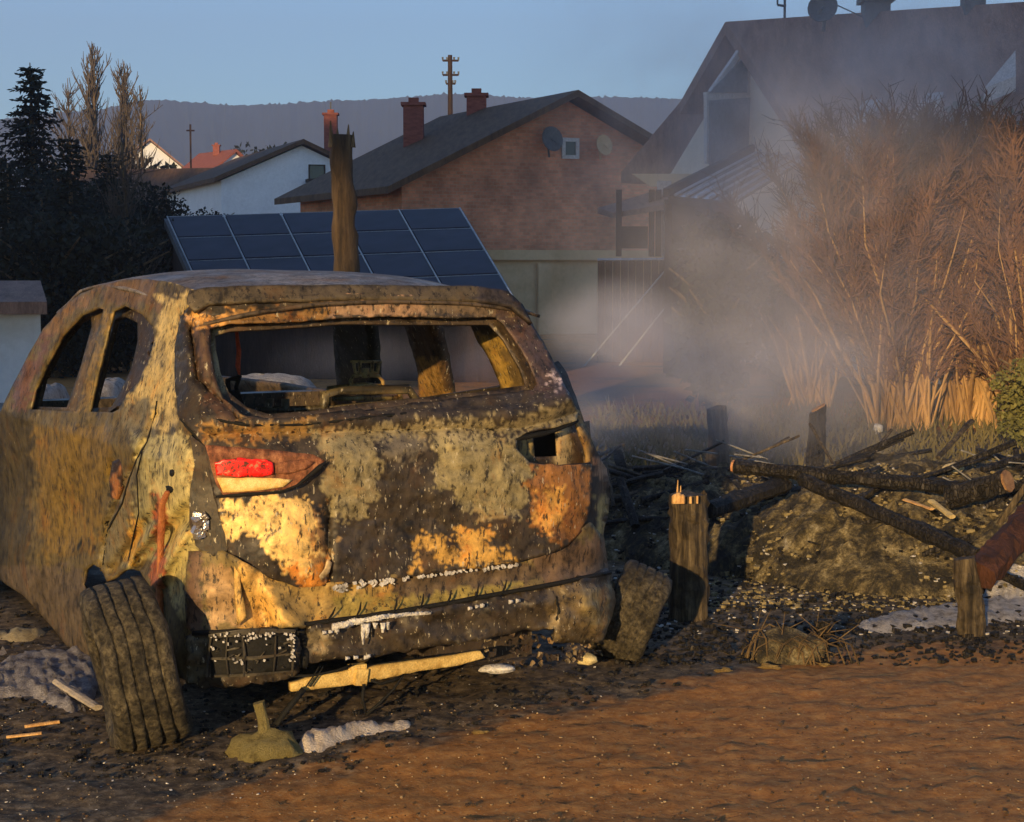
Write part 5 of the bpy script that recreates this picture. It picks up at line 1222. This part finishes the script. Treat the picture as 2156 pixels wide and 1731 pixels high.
# pale stone on the beam and lumps
def lump(name, label, c, r, m, seed, sc=(1, 1, 1), cat='stone', o=None, amp=.28):
    bm = bmesh.new(); bmesh.ops.create_icosphere(bm, subdivisions=3, radius=1)
    for v in bm.verts: k = 1 + amp * fbm(v.co, 1.3, seed); v.co = Vector((v.co.x * sc[0], v.co.y * sc[1], v.co.z * sc[2])) * r * k
    me = bpy.data.meshes.new(name); bm.to_mesh(me); bm.free(); me.polygons.foreach_set('use_smooth', [True] * len(me.polygons))
    x = link(name, me, m, o); x.location = c; return tag(x, label, cat) if label else x
lump('pale_stone', 'pale rounded stone on the heap near the right edge', P(2006, 986, 9.6), .052, m_noise('pale_stone_m', (.45, .34, .18), (.60, .48, .27), 9, .8), 3, (1.1, .8, .55), amp=.15)
so_ = m_noise('mossy', (.12, .09, .03), (.34, .27, .10), 26, .9, bmp=1.0, c3=(.34, .28, .12))
ob = empty('ash_clump', G(558, 1590)); tag(ob, 'yellowish clump with a stub standing up, in front of the bumper', 'clump')
lump('mound', None, (0, 0, .01), .105, so_, 5, (1.15, .8, .75), o=ob, amp=.35)
t = MB(); t.tube([(.0, 0, .06), (-.005, 0, .12), (-.02, 0, .175)], [.022, .016, .022], 8, .5); t.build('stub', so_, ob)
lump('yellow_lump', 'small yellow lump under the right bumper end', P(1235, 1388, 6.95), .035, m_noise('yl', (.45, .33, .12), (.75, .6, .3), 20, .8), 6, (1.2, 1, .6), 'lump')
lump('white_lump', 'white crusted lump under the bumper right of the yellow cross tube', P(1048, 1408, 6.6), .05, M['ash'], 8, (1.4, .8, .35), 'lump')
lump('white_lump', 'small white lump on the ground behind the smoke, beside the dry bushes', P(1848, 902, 16.5), .06, M['ash'], 9, (.8, .8, .8), 'lump')
for i, (px, py, s, lab) in enumerate([(1525, 1412, .02, 'yellow crumb of foam left of the twig mound'), (1618, 1404, .024, 'yellow crumb of foam at the twig mound'), (1735, 1400, .014, 'yellow crumb right of the twig mound'), (1010, 1542, .016, 'yellow splinter right of the pale foil')]):
    lump('yellow_crumb', lab, G(px, py, .01), s * .8, m_noise('foam', (.30, .18, .06), (.60, .40, .14), 60, .9, bmp=1.0), 20 + i, (1.9, 1, .6), 'crumb', amp=.8)
# twig mound at the foot of the heap
rnd = random.Random(77); o = empty('twig_mound', G(1660, 1395)); tag(o, 'small arched tangle of burnt twigs at the foot of the heap', 'twigs')
t = MB()
for i in range(24):
    a = rnd.uniform(-.19, .06); w_ = rnd.uniform(.06, .24); hh = rnd.uniform(.04, .14); y0 = rnd.uniform(-.06, .12); r = rnd.uniform(.002, .005)
    t.tube([(a, y0, -.01), (a + w_ * .2, y0, hh * .7), (a + w_ * .5, y0 + .02, hh), (a + w_ * .85, y0, hh * .75), (a + w_, y0, -.01)], [r, r, r * .8, r, r], 4, caps=False)
for i in range(60):
    p = Vector((rnd.uniform(-.2, .2), rnd.uniform(-.05, .1), rnd.uniform(0, .14))); d = Vector((rnd.gauss(0, .06), rnd.gauss(0, .03), rnd.gauss(.02, .04))); t.tube([p, p + d], [.003, .001], 3, caps=False)
t.build('twigs', m_noise('mound_twig', (.04, .025, .012), (.17, .11, .05), 14, .8), o)
lump('dirt_core', None, (0, .05, .02), .13, hmt, 7, (1.2, .7, .8), o=o)
# dry grass tufts behind the smoke and along the scorched edge
t = MB(); rnd = random.Random(5)
for i in range(5200):
    if rnd.random() < .82: px = rnd.uniform(1250, 2250); Y = rnd.uniform(12.5, 20); p = P(px, 560, Y); p.z = 0; s = rnd.uniform(.05, .22)
    else: continue
    d = Vector((rnd.gauss(0, .5), rnd.gauss(0, .4), 1)).normalized() * s; e = Vector((s * .05 + .002, 0, 0)); t.add([p - e, p + e, p + d], [(0, 1, 2)])
tag(t.build('dry_grass', m_noise('dry_grass', (.05, .045, .015), (.15, .12, .045), 2, .9, bmp=0)), 'dry yellow-green grass behind the heap and along the scorched strip', 'grass', kind='stuff')

# ------------------------------------------------------------------ smoke and haze
def smoke(name, label, lo, hi, dens, color, scale, thr, blobs, anis=.1, detail=3, dist=.8, rough=.5):
    """a box of air filled by soft puffs; density = noise inside the puffs listed in world metres"""
    m, t, b = mat(name + '_air'); t.nodes.remove(b); out = t.nodes['Material Output']
    pv = t.nodes.new('ShaderNodeVolumePrincipled'); pv.inputs['Color'].default_value = (*color, 1); pv.inputs['Anisotropy'].default_value = anis
    tc = t.nodes.new('ShaderNodeTexCoord'); pos = tc.outputs['Object']
    nn = noise_t(t, pos, scale, detail, rough, dist)
    tot = None
    for (c, r, k) in blobs:
        mp = t.nodes.new('ShaderNodeMapping'); mp.vector_type = 'POINT'
        mp.inputs['Location'].default_value = (-c[0] / r[0], -c[1] / r[1], -c[2] / r[2]); mp.inputs['Scale'].default_value = (1 / r[0], 1 / r[1], 1 / r[2]); t.links.new(pos, mp.inputs[0])
        ln = t.nodes.new('ShaderNodeVectorMath'); ln.operation = 'LENGTH'; t.links.new(mp.outputs[0], ln.inputs[0])
        mr = t.nodes.new('ShaderNodeMapRange'); mr.interpolation_type = 'SMOOTHSTEP'; mr.inputs['From Min'].default_value = 1; mr.inputs['From Max'].default_value = .1; mr.inputs['To Max'].default_value = k; t.links.new(ln.outputs['Value'], mr.inputs[0])
        if tot is None: tot = mr.outputs[0]
        else: ad_ = t.nodes.new('ShaderNodeMath'); ad_.operation = 'ADD'; t.links.new(tot, ad_.inputs[0]); t.links.new(mr.outputs[0], ad_.inputs[1]); tot = ad_.outputs[0]
    nr = t.nodes.new('ShaderNodeMapRange'); nr.inputs['From Min'].default_value = thr; nr.inputs['From Max'].default_value = thr + .3; t.links.new(nn, nr.inputs[0])
    m1 = t.nodes.new('ShaderNodeMath'); m1.operation = 'MULTIPLY'; t.links.new(tot, m1.inputs[0]); t.links.new(nr.outputs[0], m1.inputs[1])
    m2 = t.nodes.new('ShaderNodeMath'); m2.operation = 'MULTIPLY'; t.links.new(m1.outputs[0], m2.inputs[0]); m2.inputs[1].default_value = dens
    t.links.new(m2.outputs[0], pv.inputs['Density']); t.links.new(pv.outputs[0], out.inputs['Volume'])
    q = MB(); c = [(lo[i] + hi[i]) / 2 for i in range(3)]; q.box(c, [hi[i] - lo[i] for i in range(3)])
    return tag(q.build(name, m), label, 'smoke', kind='stuff')
def B_(px, py, Y, rx, rz, ry, k):
    p = P(px, py, Y); return ((p.x, p.y, p.z), (rx * Y / FP, ry, rz * Y / FP), k)
smoke('smoke', 'pale smoke drifting up from behind the car towards the right house', (-1.6, 8.6, .02), (8.2, 22, 6.4), .85, (.98, .92, .94), 1.25, .36, [
    B_(1010, 760, 11.2, 150, 110, 1.0, .7), B_(760, 760, 12, 260, 90, 1.2, .3),
    B_(1300, 690, 11.5, 200, 125, 1.4, 2.6), B_(1230, 860, 10.2, 170, 150, 1.2, 1.1), B_(1480, 820, 12.5, 330, 190, 2.0, .75), B_(1720, 800, 13.5, 330, 230, 2.2, .75),
    B_(1560, 600, 14.5, 360, 360, 2.6, .42), B_(1850, 420, 20, 520, 460, 2.4, .36), B_(1760, 220, 16, 460, 330, 2.4, .34), B_(1980, 150, 19, 460, 340, 2.4, .34), B_(1480, 400, 16, 480, 480, 3.0, .24), B_(1950, 520, 14.2, 420, 380, 2.0, .26), B_(1400, 80, 17, 460, 330, 3, .14), B_(1800, 960, 10.5, 560, 160, 1.6, .13)], detail=6, rough=.6, dist=1.2)
hzm, hzt, hzb = mat('haze_air'); hzt.nodes.remove(hzb); pv = hzt.nodes.new('ShaderNodeVolumePrincipled'); pv.inputs['Color'].default_value = (.62, .72, .95, 1); pv.inputs['Density'].default_value = .0007; pv.inputs['Anisotropy'].default_value = .1
hzt.links.new(pv.outputs[0], hzt.nodes['Material Output'].inputs['Volume'])
q = MB(); q.box((0, 900, 110), (2600, 2100, 300)); tag(q.build('haze', hzm), kind='stuff')
